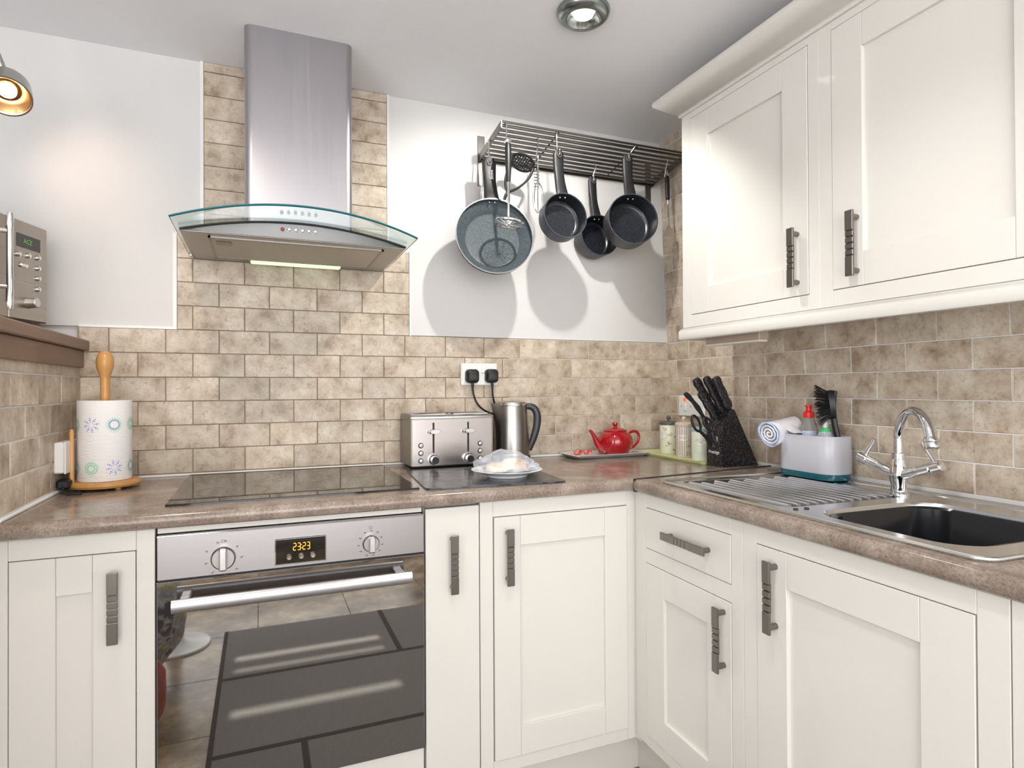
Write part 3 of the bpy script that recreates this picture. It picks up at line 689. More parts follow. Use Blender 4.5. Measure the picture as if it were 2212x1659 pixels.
def pan(name, lab, c, yaw, tilt, r, rb_, dep, hl, hw, mo, mi, rim, lean=0, rivets=True, arc=.0, extra=None):
    """local frame: opening faces -y, handle up +z, origin at the centre of the rim"""
    t = thing(name, lab, 'pan', c, rot=(R(tilt), R(lean), R(-yaw)))
    n = 48; Mx = Matrix.Rotation(R(-90), 4, 'X')     # local z -> +y
    th = .003; rr = .012 if dep > .06 else .016
    g = G(); g.lathe([(r, 0), (r-.001, dep*.35), (rb_+.004, dep-rr*.6), (rb_-.004, dep-.002), (rb_-rr, dep), (.001, dep)], n, Mx, False)
    obj('body', g, mo, t)
    g = G(); g.lathe([(r-th, .0005), (r-th-.001, dep*.35), (rb_+.001, dep-rr*.9), (rb_-rr*.55, dep-th-.0012), (rb_-rr, dep-th), (.001, dep-th)], n, Mx, False); obj('inside', g, mi, t)
    g = G(); g.lathe([(r-th-.0006, .0012), (r-th+.0005, -.0012), (r+.0004, -.0012), (r+.0010, .0012)], n, Mx, False, False); obj('rim', g, rim, t)
    g = G(); pts = []; rad = []
    z0 = r-.004; y0 = .010 if dep > .06 else .012
    secs = []
    for k in range(13):
        s_ = k/12; z = z0+hl*s_; y = y0+.012*math.sin(s_*math.pi)*1.0+arc*s_
        w_ = hw*(1.0-.30*math.sin(min(1, s_*1.6)*math.pi/2)+.20*s_) if s_ < .5 else hw*(.80+.10*math.sin((s_-.5)*math.pi))
        if s_ < .10: w_ = hw*(1.0-.6*s_)
        if k == 12: w_ *= .62
        tk = .0085 if k not in (0, 12) else .006
        secs.append([(w_*.5*math.copysign(abs(math.cos(a))**.6, math.cos(a)), y+tk*math.copysign(abs(math.sin(a))**.7, math.sin(a)), z) for a in [2*math.pi*q/16 for q in range(16)]])
    g.loft(secs); h = obj('handle', g, M_BLK, t)
    zt = z0+hl-.018; yt = y0+arc
    obj('hanging_eye', G().tube([(.0075*math.cos(a), yt-.009, zt+.011*math.sin(a)) for a in [2*math.pi*q/16 for q in range(16)]], .0018, 6, True), mat('eye_grey', (.20,.20,.21), .3, .6), h)
    if rivets:
        for x in (-.010, .010): obj('rivet', G().sphere((x, th+dep*.12, r-.006-dep*.1), .0035, 8), mat('rivet_steel', (.5,.5,.5), .3, 1), t)
    if extra: extra(t, h, z0, y0)
    t['_e'] = 0; del t['_e']; EYE.append(t.matrix_world @ Vector((0, yt-.002, zt+.009))); return t
M_RIMC = mat('polished_rim', (.62,.66,.68), .16, 1.0); M_RIMD = mat('dark_rim', (.10,.12,.14), .25, .6)
def lettering(t, h, z0, y0):
    Mt = Matrix.Translation((.006, y0-.0015, z0+.100)) @ Matrix.Rotation(R(90), 4, 'X') @ Matrix.Rotation(R(90), 4, 'Z')
    text('lettering', 'Stone', .0165, Mt, mat('white_print', (.8,.8,.8), .5), h, .0004, shear=.2)
pan('frying_pan', 'large blue-grey non-stick frying pan hanging at the left of the rack', (-.878, -.200, 1.751), 8, -9, .140, .109, .048, .165, .058, M_PANOUT, M_FRYIN, M_RIMC, lean=-1.5, extra=lettering)
pan('saucepan', 'small blue saucepan hanging left of the other saucepans', (-.632, -.268, 1.831), 4, -6, .0830, .076, .070, .168, .046, M_PANOUT, M_PANIN, M_RIMD, lean=-3)
pan('saucepan', 'grey saucepan hanging lowest, behind and between its neighbours', (-.390, -.100, 1.821), 2, -5, .083, .075, .080, .165, .040, M_PANGR, M_PANIN, M_RIMD, lean=-4)
pan('saucepan', 'largest grey speckled saucepan hanging at the right of the pans', (-.336, -.255, 1.852), 13, -6, .0985, .090, .088, .165, .047, M_PANGR, M_PANIN, M_RIMD, lean=-2)
def eh(lab, x, y, k): e = EYE[k]; addhook(lab, x, y, e.x, e.z-.004, e.y)
eh('chrome hook holding the large frying pan', -.872, ys[4], 0)
eh('long chrome hook holding the small blue saucepan', -.652, ys[8], 1)
eh('chrome hook holding the lowest grey saucepan', -.394, ys[2], 2)
eh('chrome hook holding the largest grey saucepan', -.318, ys[8], 3)
addhook('chrome hook holding the skimmer with black handle', -.850, -.236, -.850, 2.064, -.251)
addhook('chrome hook holding the slotted turner', -.125, ys[6], -.108, 2.083, -.152)
addhook('chrome hook holding the wire whisk beside the small saucepan', -.700, ys[6], -.690, 2.060, -.152)
addhook('chrome hook holding the wire whisk behind the frying pan', -.842, ys[1], -.848, 2.055, -.040)
# skimmer
t = thing('skimmer', 'perforated steel skimmer with black handle hanging before the frying pan', 'utensil', (-.848, -.255, 1.79))
g = G(); g.tube([(-.849, -.255, 2.064), (-.8487, -.255, 2.048), (-.8482, -.255, 2.02), (-.848, -.255, 1.97), (-.8475, -.255, 1.928)], [.009, .0115, .0115, .0105, .0075], 14, sx=.8); hh = obj('handle', g, M_BLK, t)
obj('end_cap', G().turn((-.849, -.266, 2.070), (-.849, -.245, 2.070), [(.004, 0), (.0095, .05), (.0095, .95), (.004, 1)], 16), M_CHROME, hh)
g = G(); g.tube([(-.8475, -.255, 1.930), (-.8475, -.255, 1.86), (-.8475, -.254, 1.815), (-.8475, -.251, 1.790)], [.0052, .0045, .0050, .0035], 10); obj('stem', g, M_CHROME, t)
Md = Matrix.Translation((-.845, -.252, 1.785)) @ Matrix.Rotation(R(7), 4, 'Y')
g = G(); g.tube([tuple(Md @ Vector((.053*math.cos(a), .053*math.sin(a), 0))) for a in [2*math.pi*q/36 for q in range(36)]], .0046, 8, True)
for r_ in (.010, .018, .026, .034, .042): g.tube([tuple(Md @ Vector((r_*math.cos(a), r_*math.sin(a), -.006*(1-(r_/.049)**2)))) for a in [2*math.pi*q/28 for q in range(28)]], .0009, 5, True)
for k in range(6):
    a = math.pi*k/6; g.tube([tuple(Md @ Vector((.049*u*math.cos(a), .049*u*math.sin(a), -.0065*(1-u*u)))) for u in [-1+q/5 for q in range(11)]], .0010, 5)
obj('skimmer_disc', g, M_CHROME, t)
# black masher hanging upside down
t = thing('masher', 'black potato masher with perforated oval head beside the skimmer', 'utensil', (-.79, -.15, 1.95))
hc = Vector((-.748, -.150, 2.045)); Mm = Matrix.Translation(hc) @ Matrix.Rotation(R(22), 4, 'Y') @ Matrix.Rotation(R(-38), 4, 'X')
g = G(); n = 32
def oval(rx, ry, z): return [tuple(Mm @ Vector((rx*math.cos(2*math.pi*k/n), ry*math.sin(2*math.pi*k/n), z))) for k in range(n)]
g.loft([oval(.046, .034, .003), oval(.048, .036, 0), oval(.046, .034, -.003), oval(.040, .028, -.003), oval(.040, .028, .003), oval(.046, .034, .003)], False, False)
for k in range(-4, 5):
    x = k*.009; L = .030*math.sqrt(max(0, 1-(x/.041)**2)); g.tube([tuple(Mm @ Vector((x, -L, 0))), tuple(Mm @ Vector((x, L, 0)))], .0024, 6)
for k in range(-2, 3):
    y = k*.010; L = .041*math.sqrt(max(0, 1-(y/.030)**2)); g.tube([tuple(Mm @ Vector((-L, y, 0))), tuple(Mm @ Vector((L, y, 0)))], .0026, 6)
obj('masher_head', g, M_BLK, t)
g = G(); e = Mm @ Vector((.045, 0, 0)); e2 = Mm @ Vector((-.045, 0, 0))
def bez(a, b, c, d, n=14):
    a, b, c, d = map(Vector, (a, b, c, d)); return [tuple(a*(1-t_)**3+b*3*t_*(1-t_)**2+c*3*t_*t_*(1-t_)+d*t_**3) for t_ in [k/n for k in range(n+1)]]
g.tube(bez(e, e+Vector((-.012, 0, -.050)), (-.765, -.15, 1.945), (-.808, -.15, 1.928)), [.0042+.0015*abs(k-7)/7 for k in range(15)], 8)
g.tube(bez(e2, e2+Vector((-.010, .0, -.04)), (-.835, -.15, 1.965), (-.808, -.15, 1.928)), .0048, 8)
g.tube(bez((-.800, -.15, 1.932), (-.812, -.15, 1.925), (-.818, -.15, 1.915), (-.820, -.148, 1.900)), [.006]*15, 8)
obj('arm', g, M_BLK, t)
obj('shaft', G().cyl((-.819, -.148, 1.905), (-.856, -.100, 1.845), .0050, n=10), M_CHROME, t)
# whisks
def whisk(lab, x, y, zt, L, wd, sp=False):
    t = thing('whisk', lab, 'utensil', (x, y, zt-L))
    g = G(); g.tube([(x, y, zt-.002), (x, y, zt-L*.42)], .0032, 8); obj('handle', g, M_CHROME, t)
    g = G()
    for k in range(4):
        a = math.pi*k/4+.3; dx, dy = math.cos(a)*wd, math.sin(a)*wd
        pts = [(x+dx*math.sin(p)*(1 if True else 0), y+dy*math.sin(p), zt-L*.40-L*.60*(1-math.cos(p))/2*1.0) for p in [math.pi*q/12 for q in range(13)]]
        g.tube(pts, .0009, 5); g.tube([(2*x-px, 2*y-py_, pz) for px, py_, pz in pts], .0009, 5)
    obj('wires', g, M_CHROME, t)
    if sp:
        g = G(); pts = [(x-.006+.011*math.cos(q*.9), y+.011*math.sin(q*.9), zt-.02-q*.0016) for q in range(52)]; g.tube(pts, .0011, 5); obj('spring', g, M_CHROME, t)
whisk('wire whisk with a coiled spring hanging left of the small blue saucepan', -.690, -.158, 2.052, .190, .020, True)
whisk('thin wire whisk hanging left of the frying pan handle', -.868, -.045, 2.045, .170, .020)
# slotted turner
t = thing('slotted_turner', 'slotted steel turner with black handle hanging at the right end of the rack', 'utensil', (-.105, -.155, 1.76))
g = G(); g.tube([(-.107, -.158, 2.078), (-.106, -.158, 2.070), (-.105, -.158, 2.03), (-.104, -.158, 1.985), (-.104, -.158, 1.972)], [.004, .0095, .0105, .0095, .007], 14, sx=.75); hh = obj('handle', g, M_BLK, t)
obj('ferrule', G().cyl((-.104, -.158, 1.975), (-.104, -.158, 1.958), .0072, .0050, 12), M_CHROME, t)
obj('end_ring', G().tube([(-.107+.007*math.cos(a), -.158, 2.083+.009*math.sin(a)) for a in [2*math.pi*q/16 for q in range(16)]], .0016, 6, True), M_CHROME, hh)
g = G(); g.tube([(-.104, -.158, 1.962), (-.102, -.160, 1.91), (-.101, -.157, 1.872)], [.0035, .0038, .005], 8); 
obj('stem', g, M_CHROME, t)
g = G(); Mb = Matrix.Translation((-.100, -.157, 1.872)) @ Matrix.Rotation(R(-8), 4, 'Y') @ Matrix.Rotation(R(6), 4, 'X'); g.M = Mb
g.prism([(-.006, 0), (.006, 0), (.030, -.034), (.031, -.040), (-.031, -.040), (-.030, -.034)], -.0009, .0009, 'y')
for k in range(9):
    x = -.031+.062*k/8; g.box(x-.0017, x+.0017, -.0009, .0009, -.112, -.038)
for z in (-.112, -.062, -.086): g.box(-.0325, .0325, -.0010, .0010, z-.002, z+.002)
obj('blade', g, mat('blade_steel', (.52,.50,.46), .35, 1), t, False)

# ------------------------------------------------------------------ on the back worktop, left to right
T = ZT+.0006
# socket on the left wall
s_ = thing('wall_socket', 'white socket box on the left wall behind the paper towel', 'socket', (-2.15, -.20, 1.03))
obj('box', G().box(XL+.009, -2.128, -.268, -.138, .990, 1.072, .003), M_WHT, s_)
obj('front_plate', G().box(-2.128, -2.123, -.270, -.136, .988, 1.074, .002), M_WHT, s_)
g = G(); g.box(-2.150, -2.118, -.255, -.220, .945, .972, .006)
g2 = g.tube([(-2.134, -.252, .956), (-2.132, -.262, .944), (-2.11, -.30, .9395), (-2.08, -.30, .9395)], .0035, 8); tag(obj('plug', g, M_BLK), 'small black plug with lead lying on the worktop by the left wall', 'plug')
t = thing('paper_towel_holder', 'round beech paper towel holder with ball-topped post and side arm', 'holder', (-2.052, -.185, T))
CXR, CYR = -2.052, -.185
g = G(); g.lathe([(.080, .006), (.086, .008), (.089, .014), (.087, .020), (.080, .0235), (.001, .0235)], 40, Matrix.Translation((CXR, CYR, T))); obj('base', g, M_BEECH, t)
for a in (70, 190, 310): obj('foot', G().cyl((CXR+.062*math.cos(R(a)), CYR+.062*math.sin(R(a)), T), (CXR+.062*math.cos(R(a)), CYR+.062*math.sin(R(a)), T+.008), .008, n=12), M_BEECH, t)
g = G(); g.turn((CXR, CYR, T+.02), (CXR, CYR, T+.385), [(.0118, 0), (.0118, .78), (.0125, .80), (.0155, .825), (.0200, .862), (.0222, .90), (.0215, .94), (.0175, .975), (.009, .997), (.001, 1.0)], 28); obj('post', g, M_BEECH, t)
g = G(); ax_, ay = CXR-.072, CYR-.033; g.M = Matrix.Translation((ax_, ay, T+.018)) @ Matrix.Rotation(R(25), 4, 'Z'); g.loft([rrect(-.006, .006, -.013, .013, .005, 0, 3), rrect(-.005, .005, -.012, .012, .004, .145, 3), rrect(-.003, .003, -.009, .009, .0025, .150, 3)]); obj('side_arm', g, M_BEECH, t)
# paper towel
def paper():
    m = mat('paper', (.86,.86,.87), .9); n, l, b = nt(m); v = coords(m, (1,1,6)); c, f = noise_ramp(m, v, 40, [(.3,(.84,.84,.85)), (.7,(.88,.88,.89))], 3); bump(m, f, .5, .003); return m
rt = thing('paper_towel_roll', 'white paper towel roll printed with blue and green flowers', 'paper towel', (CXR, CYR, T+.0245)); zb = T+.0245; RR_ = .0655
g = G(); g.lathe([(.0135, .0), (RR_-.001, .0), (RR_, .002), (RR_, .219), (RR_-.001, .221), (.0210, .221), (.0205, .21), (.0135, .21)], 56, Matrix.Translation((CXR, CYR, zb))); obj('roll', g, paper(), rt)
MB_ = mat('print_blue', (.25,.30,.72), .9); MGn = mat('print_green', (.30,.66,.42), .9); MTl = mat('print_teal', (.10,.34,.52), .9); MGy = mat('print_grey_green', (.62,.72,.58), .9)
def onroll(a, z, du, dv): th = R(-78.7+a)+du/RR_; return (CXR+(RR_+.0003)*math.cos(th), CYR+(RR_+.0003)*math.sin(th), z+dv)
def ring(g, a, z, r0, r1, n=28, dash=None):
    for k in range(n):
        if dash and k % 2: continue
        q0, q1 = 2*math.pi*k/n, 2*math.pi*(k+1)/n
        g.add([onroll(a, z, r0*math.cos(q0), r0*math.sin(q0)), onroll(a, z, r1*math.cos(q0), r1*math.sin(q0)), onroll(a, z, r1*math.cos(q1), r1*math.sin(q1)), onroll(a, z, r0*math.cos(q1), r0*math.sin(q1))], [(0,1,2,3)])
def flower(kind, a, z):
    g = G()
    if kind == 'star':
        for k in range(8):
            q = 2*math.pi*k/8+.2
            for r_, w_ in ((.0085, .0016), (.0135, .0042), (.0185, .0022)):
                c0 = (r_*math.cos(q), r_*math.sin(q)); tx, ty = -math.sin(q), math.cos(q)
                g.add([onroll(a, z, c0[0]+tx*w_, c0[1]+ty*w_), onroll(a, z, c0[0]+.0018*math.cos(q), c0[1]+.0018*math.sin(q)), onroll(a, z, c0[0]-tx*w_, c0[1]-ty*w_), onroll(a, z, c0[0]-.0018*math.cos(q), c0[1]-.0018*math.sin(q))], [(0,1,2,3)])
        o = obj('printed_flower', g, MB_, rt, False)
        g = G(); ring(g, a, z, .0205, .0212, 40, True); obj('dotted_ring', g, MGy, o, False)
    elif kind == 'green':
        ring(g, a, z, .0075, .0105); ring(g, a, z, .0118, .0135, 40, True); ring(g, a, z, .0145, .0170); o = obj('printed_flower', g, MGn, rt, False)
        g = G(); ring(g, a, z, .0195, .0205, 44, True); obj('dotted_ring', g, MGy, o, False)
    else:
        ring(g, a, z, .0120, .0155, 36, True); ring(g, a, z, .0105, .0120); o = obj('printed_flower', g, MTl, rt, False)
        g = G(); ring(g, a, z, .0165, .0178, 36, True); ring(g, a, z, .0195, .0205, 44, True); obj('dotted_ring', g, MGn, o, False)
for kk, (k1, k2) in enumerate((('star', 'green'), ('teal', 'star'), ('green', 'teal'))):
    for rep in (0, 3): 
        a = -29+48*(kk+rep)
        if a > 200: a -= 360
        flower(k1, a, zb+.155); flower(k2, a, zb+.037)
flower('green', -77, zb+.155); flower('teal', -77, zb+.037)

# double socket with two plugs
s_ = thing('double_socket', 'white double wall socket on the back wall above the toaster', 'socket', (-.876, -.01, 1.26))
obj('socket_plate', G().box(-.949, -.803, -.021, -.0095, 1.221, 1.305, .003), M_WHT, s_)
for x in (-.886, -.862): obj('switch', G().box(x-.0065, x+.0065, -.0245, -.020, 1.268, 1.288, .002), M_WHT, s_)
def plug(lab, x, z, path):
    t = thing('plug', lab, 'plug', (x, -.02, z))
    prof = rrect(-.025, .025, -.026, .026, .014, 0, 5)
    g = G(); g.loft([[(x+p[0]*s1, -.0215-d, z+p[1]*s1) for p in prof] for s1, d in ((1, 0), (1, .016), (.9, .024), (.70, .028))])
    obj('plug_body', g, M_BLK, t)
    obj('lead', G().tube(path, [.0055, .0048]+[.0036]*(len(path)-2), 8), M_BLK, t)
plug('left black plug in the double socket, lead running down right to the kettle', -.908, 1.256, [(-.908, -.034, 1.235), (-.907, -.034, 1.215)]+bez((-.907, -.033, 1.205), (-.898, -.03, 1.14), (-.860, -.025, 1.12), (-.800, -.02, 1.105), 10)+[(-.76, -.018, 1.06)])
plug('right black plug in the double socket, lead dropping behind the kettle', -.830, 1.257, [(-.829, -.034, 1.235), (-.828, -.034, 1.215)]+bez((-.828, -.033, 1.205), (-.825, -.028, 1.17), (-.815, -.02, 1.15), (-.80, -.017, 1.12), 8)+[(-.78, -.016, 1.04)])

# chopping board / worktop saver
t = obj('worktop_saver', G().loft([[(x*math.cos(R(-5))-y*math.sin(R(-5))-1.012, x*math.sin(R(-5))+y*math.cos(R(-5))-.415, z) for x, y, z in rrect(-.205, .205, -.205, .205, .014, zz, 4)] for zz in (T, T+.0045)]), speck('slate_glass', (.028,.030,.036), (.07,.075,.085), 30, .22, .52))
tag(t, 'black slate-look board lying on the worktop right of the hob', 'board')
TB = T+.0052
# toaster
t = thing('toaster', 'brushed steel four-slice toaster on the worktop beside the kettle', 'toaster', (-1.032, -.10, T))
x0, x1, y0, y1, z0, z1 = -1.180, -.886, -.190, -.022, T+.012, 1.120
rr = .020; pr = [(y0, z0), (y0, z1-rr)] + [(y0+rr-rr*math.cos(R(a)), z1-rr+rr*math.sin(R(a))) for a in (15,30,45,60,75,90)] + [(y1-rr+rr*math.sin(R(a)), z1-rr+rr*math.cos(R(a))) for a in (0,15,30,45,60,75,90)] + [(y1, z0)]
g = G(); g.prism(pr, x0+.005, x1-.005, 'x'); obj('body', g, brushed('toaster_steel', (.50,.465,.45), .24, (2, 500, 500), amt=.04), t)
obj('end_panel', G().prism([(y, z+.0006) for y, z in pr], x0, x0+.005, 'x'), mat('toaster_end', (.26,.24,.22), .35, 1), t)
obj('end_panel', G().prism([(y, z+.0006) for y, z in pr], x1-.005, x1, 'x'), mat('toaster_end', (.26,.24,.22), .35, 1), t)
obj('base', G().box(x0+.008, x1-.008, y0+.006, y1-.006, T+.0058, z0, .002), M_BLK, t)
for xx in (-1.112, -.958):
    for yy in (-.142, -.075): 
        g = G(); g.box(xx-.062, xx+.062, yy-.0135, yy+.0135, z1-.004, z1+.0008); obj('slot', g, M_BLKM, t, False)
        g = G(); g.box(xx-.064, xx+.064, yy-.0165, yy-.0135, z1-.001, z1+.0035, .001); g.box(xx-.064, xx+.064, yy+.0135, yy+.0165, z1-.001, z1+.0035, .001); obj('slot_edge', g, M_CHROME, t)
for xx in (-1.102, -.978):
    obj('lever_slot', G().box(xx-.0038, xx+.0038, y0-.0006, y0+.002, .990, 1.094, .001), M_BLKM, t)
    g = G(); g.loft([[(xx+.020*math.cos(a)*s1, y0-d, 1.064+.0085*math.sin(a)*s1) for a in [2*math.pi*k/20 for k in range(20)]] for s1, d in ((.8, .004), (1, .010), (1, .020), (.85, .025))]); obj('lever', g, M_CHROME, t)
    k = obj('dial', G().turn((xx, y0, .968), (xx, y0-.024, .968), [(.0185, 0), (.0180, .3), (.0150, .45), (.0140, 1), (.012, 1.05)], 20), M_CHROME, t)
    g = G(); g.turn((xx, y0-.0235, .968), (xx, y0-.0258, .968), [(.0125, 0), (.0120, 1)], 16); obj('dial_face', g, M_BLK, k)
    for a in range(12):
        pass
for (xx) in (-1.146, -.934):
    for zz_ in (1.017, .991, .965):
        b_ = obj('button_ring', G().turn((xx, y0, zz_), (xx, y0-.003, zz_), [(.0093, 0), (.0088, 1), (.0072, 1)], 20), M_BLK, t)
        obj('button', G().turn((xx, y0-.001, zz_), (xx, y0-.007, zz_), [(.0070, 0), (.0066, .8), (.004, 1)], 18), mat('button_silver', (.72,.72,.72), .3, .7), b_)
# kettle
KX, KY = -.772, -.088
t = thing('kettle', 'tall brushed steel kettle with black handle right of the toaster', 'kettle', (KX, KY, T))
g = G(); g.lathe([(.066, .0), (.070, .003), (.070, .016), (.066, .020)], 36, Matrix.Translation((KX, KY, T+.0055))); obj('base', g, M_BLK, t)
g = G(); n = 40; lo = []
for (r_, z) in ((.0675, .016), (.0672, .05), (.0655, .10), (.0625, .15), (.0600, .185), (.0580, .208), (.0575, .216)):
    ring_ = []
    for k in range(n):
        a = 2*math.pi*k/n; d = (a-math.pi+math.pi) % (2*math.pi)-math.pi   # spout faces -x
        da = abs(((a-math.pi) + math.pi) % (2*math.pi) - math.pi)
        sp = max(0, 1-da/.36) * max(0, (z-.125)/.09)*.024
        ring_.append((KX+(r_+sp)*math.cos(a), KY+(r_+sp)*math.sin(a), T+z+(sp*.1)))
    lo.append(ring_)
g.loft(lo); obj('body', g, brushed('kettle_steel', (.38,.37,.355), .30, (200, 200, 4), amt=.06), t)
g = G(); g.lathe([(.0565, .0), (.0555, .005), (.045, .0085), (.001, .009)], 36, Matrix.Translation((KX, KY, T+.2165))); obj('lid', g, mat('lid_steel', (.5,.48,.46), .3, 1), t)
obj('collar', G().lathe([(.0585, 0), (.0592, .003), (.0585, .007)], 40, Matrix.Translation((KX, KY, T+.209))), M_CHROME, t)
g = G(); hp = bez((KX+.050, KY-.020, T+.205), (KX+.112, KY-.040, T+.215), (KX+.096, KY-.036, T+.12), (KX+.060, KY-.022, T+.042), 18)
g.tube(hp, [.0115+.003*math.sin(math.pi*k/18) for k in range(19)], 12, sx=.75); obj('handle', g, mat('kettle_handle_black', (.025,.028,.034), .35), t)
# plate with food in a bag
PX, PY = -.948, -.475
t = thing('plate', 'white dinner plate on the black board in front of the kettle', 'plate', (PX, PY, TB))
g = G(); g.lathe([(.001, .004), (.055, .004), (.058, .0), (.062, .0), (.064, .006), (.085, .012), (.108, .0205), (.1095, .0215), (.108, .0225), (.085, .0155), (.060, .0105), (.001, .0095)], 56, Matrix.Translation((PX, PY, TB))); obj('dish', g, mat('white_china', (.80,.82,.86), .12), t)
def blob(name, c, rad, sc3, m_, seed, amp=.18, n=28, par=None, flat=True, freq=2.2, dz=0.0):
    g = G(); k = n//2; vs = []; fs = []
    for i in range(k+1):
        for j in range(n):
            th = math.pi*i/k; ph = 2*math.pi*j/n
            d = Vector((math.sin(th)*math.cos(ph), math.sin(th)*math.sin(ph), math.cos(th)))
            s1 = 1+amp*noise.noise(d*freq+Vector((seed, seed*1.7, 0)))+amp*.5*noise.noise(d*freq*2.6+Vector((0, seed, seed)))
            p = Vector((d.x*sc3[0], d.y*sc3[1], d.z*sc3[2]))*rad*s1
            if flat and p.z < -rad*sc3[2]*.35: p.z = -rad*sc3[2]*.35+dz
            vs.append(tuple(Vector(c)+p))
    for i in range(k):
        for j in range(n):
            l = (j+1) % n; fs.append((i*n+j, i*n+l, (i+1)*n+l, (i+1)*n+j))
    g.add(vs, fs); return obj(name, g, m_, par)
M_BREAD = mat('pastry', (.80,.68,.48), .7)
n_, l_, b_ = nt(M_BREAD); v_ = coords(M_BREAD); c_, f_ = noise_ramp(M_BREAD, v_, 25, [(.35, (.55,.34,.16)), (.5, (.82,.70,.52)), (.65, (.90,.85,.74))], 4); l_.new(c_, b_.inputs['Base Color'])
o = blob('bread_roll', (PX-.045, PY-.025, TB+.026), .036, (1.05, .9, .55), M_BREAD, 3); tag(o, 'left pale bread roll inside the clear bag on the plate', 'bread')
o = blob('bread_roll', (PX+.020, PY-.005, TB+.030), .040, (1.15, .95, .62), M_BREAD, 9); tag(o, 'right pale bread roll inside the clear bag on the plate', 'bread')
M_BAG = mat('clear_bag_film', (.82,.87,.98), .10); nb, lb, bb = nt(M_BAG); bb.inputs['Alpha'].default_value = .32; bb.inputs['Specular IOR Level'].default_value = .9
o = blob('plastic_bag', (PX-.010, PY-.01, TB+.036), .078, (1.10, .85, .58), M_BAG, 21, .26, 44, None, True, 1.9); tag(o, 'crumpled clear plastic bag over the bread rolls on the plate', 'bag')
for p in o.data.polygons: p.use_smooth = True
o2 = blob('bag_tail', (PX+.068, PY-.006, TB+.024), .034, (1.1, .9, .42), M_BAG, 33, .35, 32, o, True, 2.4)

# teapot and tray
t = thing('tray', 'small silver tray under the red teapot', 'tray', (-.365, -.10, T))
TX0, TX1, TY0, TY1 = -.545, -.195, -.172, -.022
g = G(); g.loft([rrect(TX0+.022, TX1-.022, TY0+.018, TY1-.018, .016, T, 5), rrect(TX0+.006, TX1-.006, TY0+.005, TY1-.005, .02, T+.010, 5), rrect(TX0, TX1, TY0, TY1, .022, T+.014, 5), rrect(TX0, TX1, TY0, TY1, .022, T+.016, 5), rrect(TX0+.008, TX1-.008, TY0+.007, TY1-.007, .018, T+.012, 5), rrect(TX0+.024, TX1-.024, TY0+.020, TY1-.020, .014, T+.003, 5)]); obj('pan', g, mat('tray_silver', (.72,.71,.69), .3, .4), t)
KX, KY = -.322, -.095; zt = T+.0035
t = thing('teapot', 'glossy red ceramic teapot on the small tray', 'teapot', (KX, KY, zt))
S_ = 1.0
g = G(); g.lathe([(.001, .004), (.040, .004), (.043, .0), (.046, .002), (.056, .012), (.066, .030), (.0705, .050), (.068, .070), (.059, .086), (.048, .094), (.046, .096), (.001, .096)], 44, Matrix.Translation((KX, KY, zt))); obj('body', g, M_RED, t)
g = G(); g.lathe([(.047, .0), (.0485, .002), (.047, .005), (.038, .0095), (.020, .014), (.010, .0155), (.0075, .019), (.0080, .023), (.0125, .028), (.0120, .033), (.006, .0355), (.001, .036)], 36, Matrix.Translation((KX, KY, zt+.0955))); obj('lid', g, M_RED, t)
g = G(); g.tube(bez((KX-.052, KY, zt+.026), (KX-.092, KY, zt+.034), (KX-.088, KY, zt+.082), (KX-.118, KY, zt+.102), 16), [.021-.0155*(k/16)**.7 for k in range(17)], 16); obj('spout', g, M_RED, t)
g = G(); g.tube(bez((KX+.058, KY, zt+.080), (KX+.125, KY, zt+.125), (KX+.140, KY, zt+.030), (KX+.052, KY, zt+.018), 22), [.0062]*23, 12, sx=.75); obj('handle', g, M_RED, t)
M_WRAP = mat('red_foil', (.62,.03,.035), .22); n_, l_, b_ = nt(M_WRAP); v_ = coords(M_WRAP); c_, f_ = noise_ramp(M_WRAP, v_, 90, [(.45, (.62,.03,.035)), (.62, (.85,.55,.45))], 2); l_.new(c_, b_.inputs['Base Color'])
for k, (x, y, a, w1) in enumerate(((-.508, -.128, 15, 'lying leftmost over the tray edge'), (-.462, -.120, -12, 'lying rightmost beside the teapot'), (-.484, -.085, 40, 'lying behind the two others'))):
    t = thing('wrapped_sweet', 'red wrapped sweet on the small tray, '+w1, 'sweet', (x, y, T+.012), rot=(0, 0, R(a)))
    g = G(); g.loft([[(xx, .009*s1*math.cos(q), .009+.0075*s1*math.sin(q)) for q in [2*math.pi*j/12 for j in range(12)]] for xx, s1 in ((-.018, .35), (-.015, .9), (0, 1.05), (.015, .9), (.018, .35))]); obj('candy', g, M_WRAP, t)
    for sg in (-1, 1):
        g = G(); vs = [(sg*.017, 0, .009)]+[(sg*(.030+.003*(j % 2)), -.012+.024*j/6, .009+.003*(-1)**j) for j in range(7)]; g.add(vs, [(0, j+1, j+2) for j in range(6)]); obj('twist', g, M_WRAP, t, False)

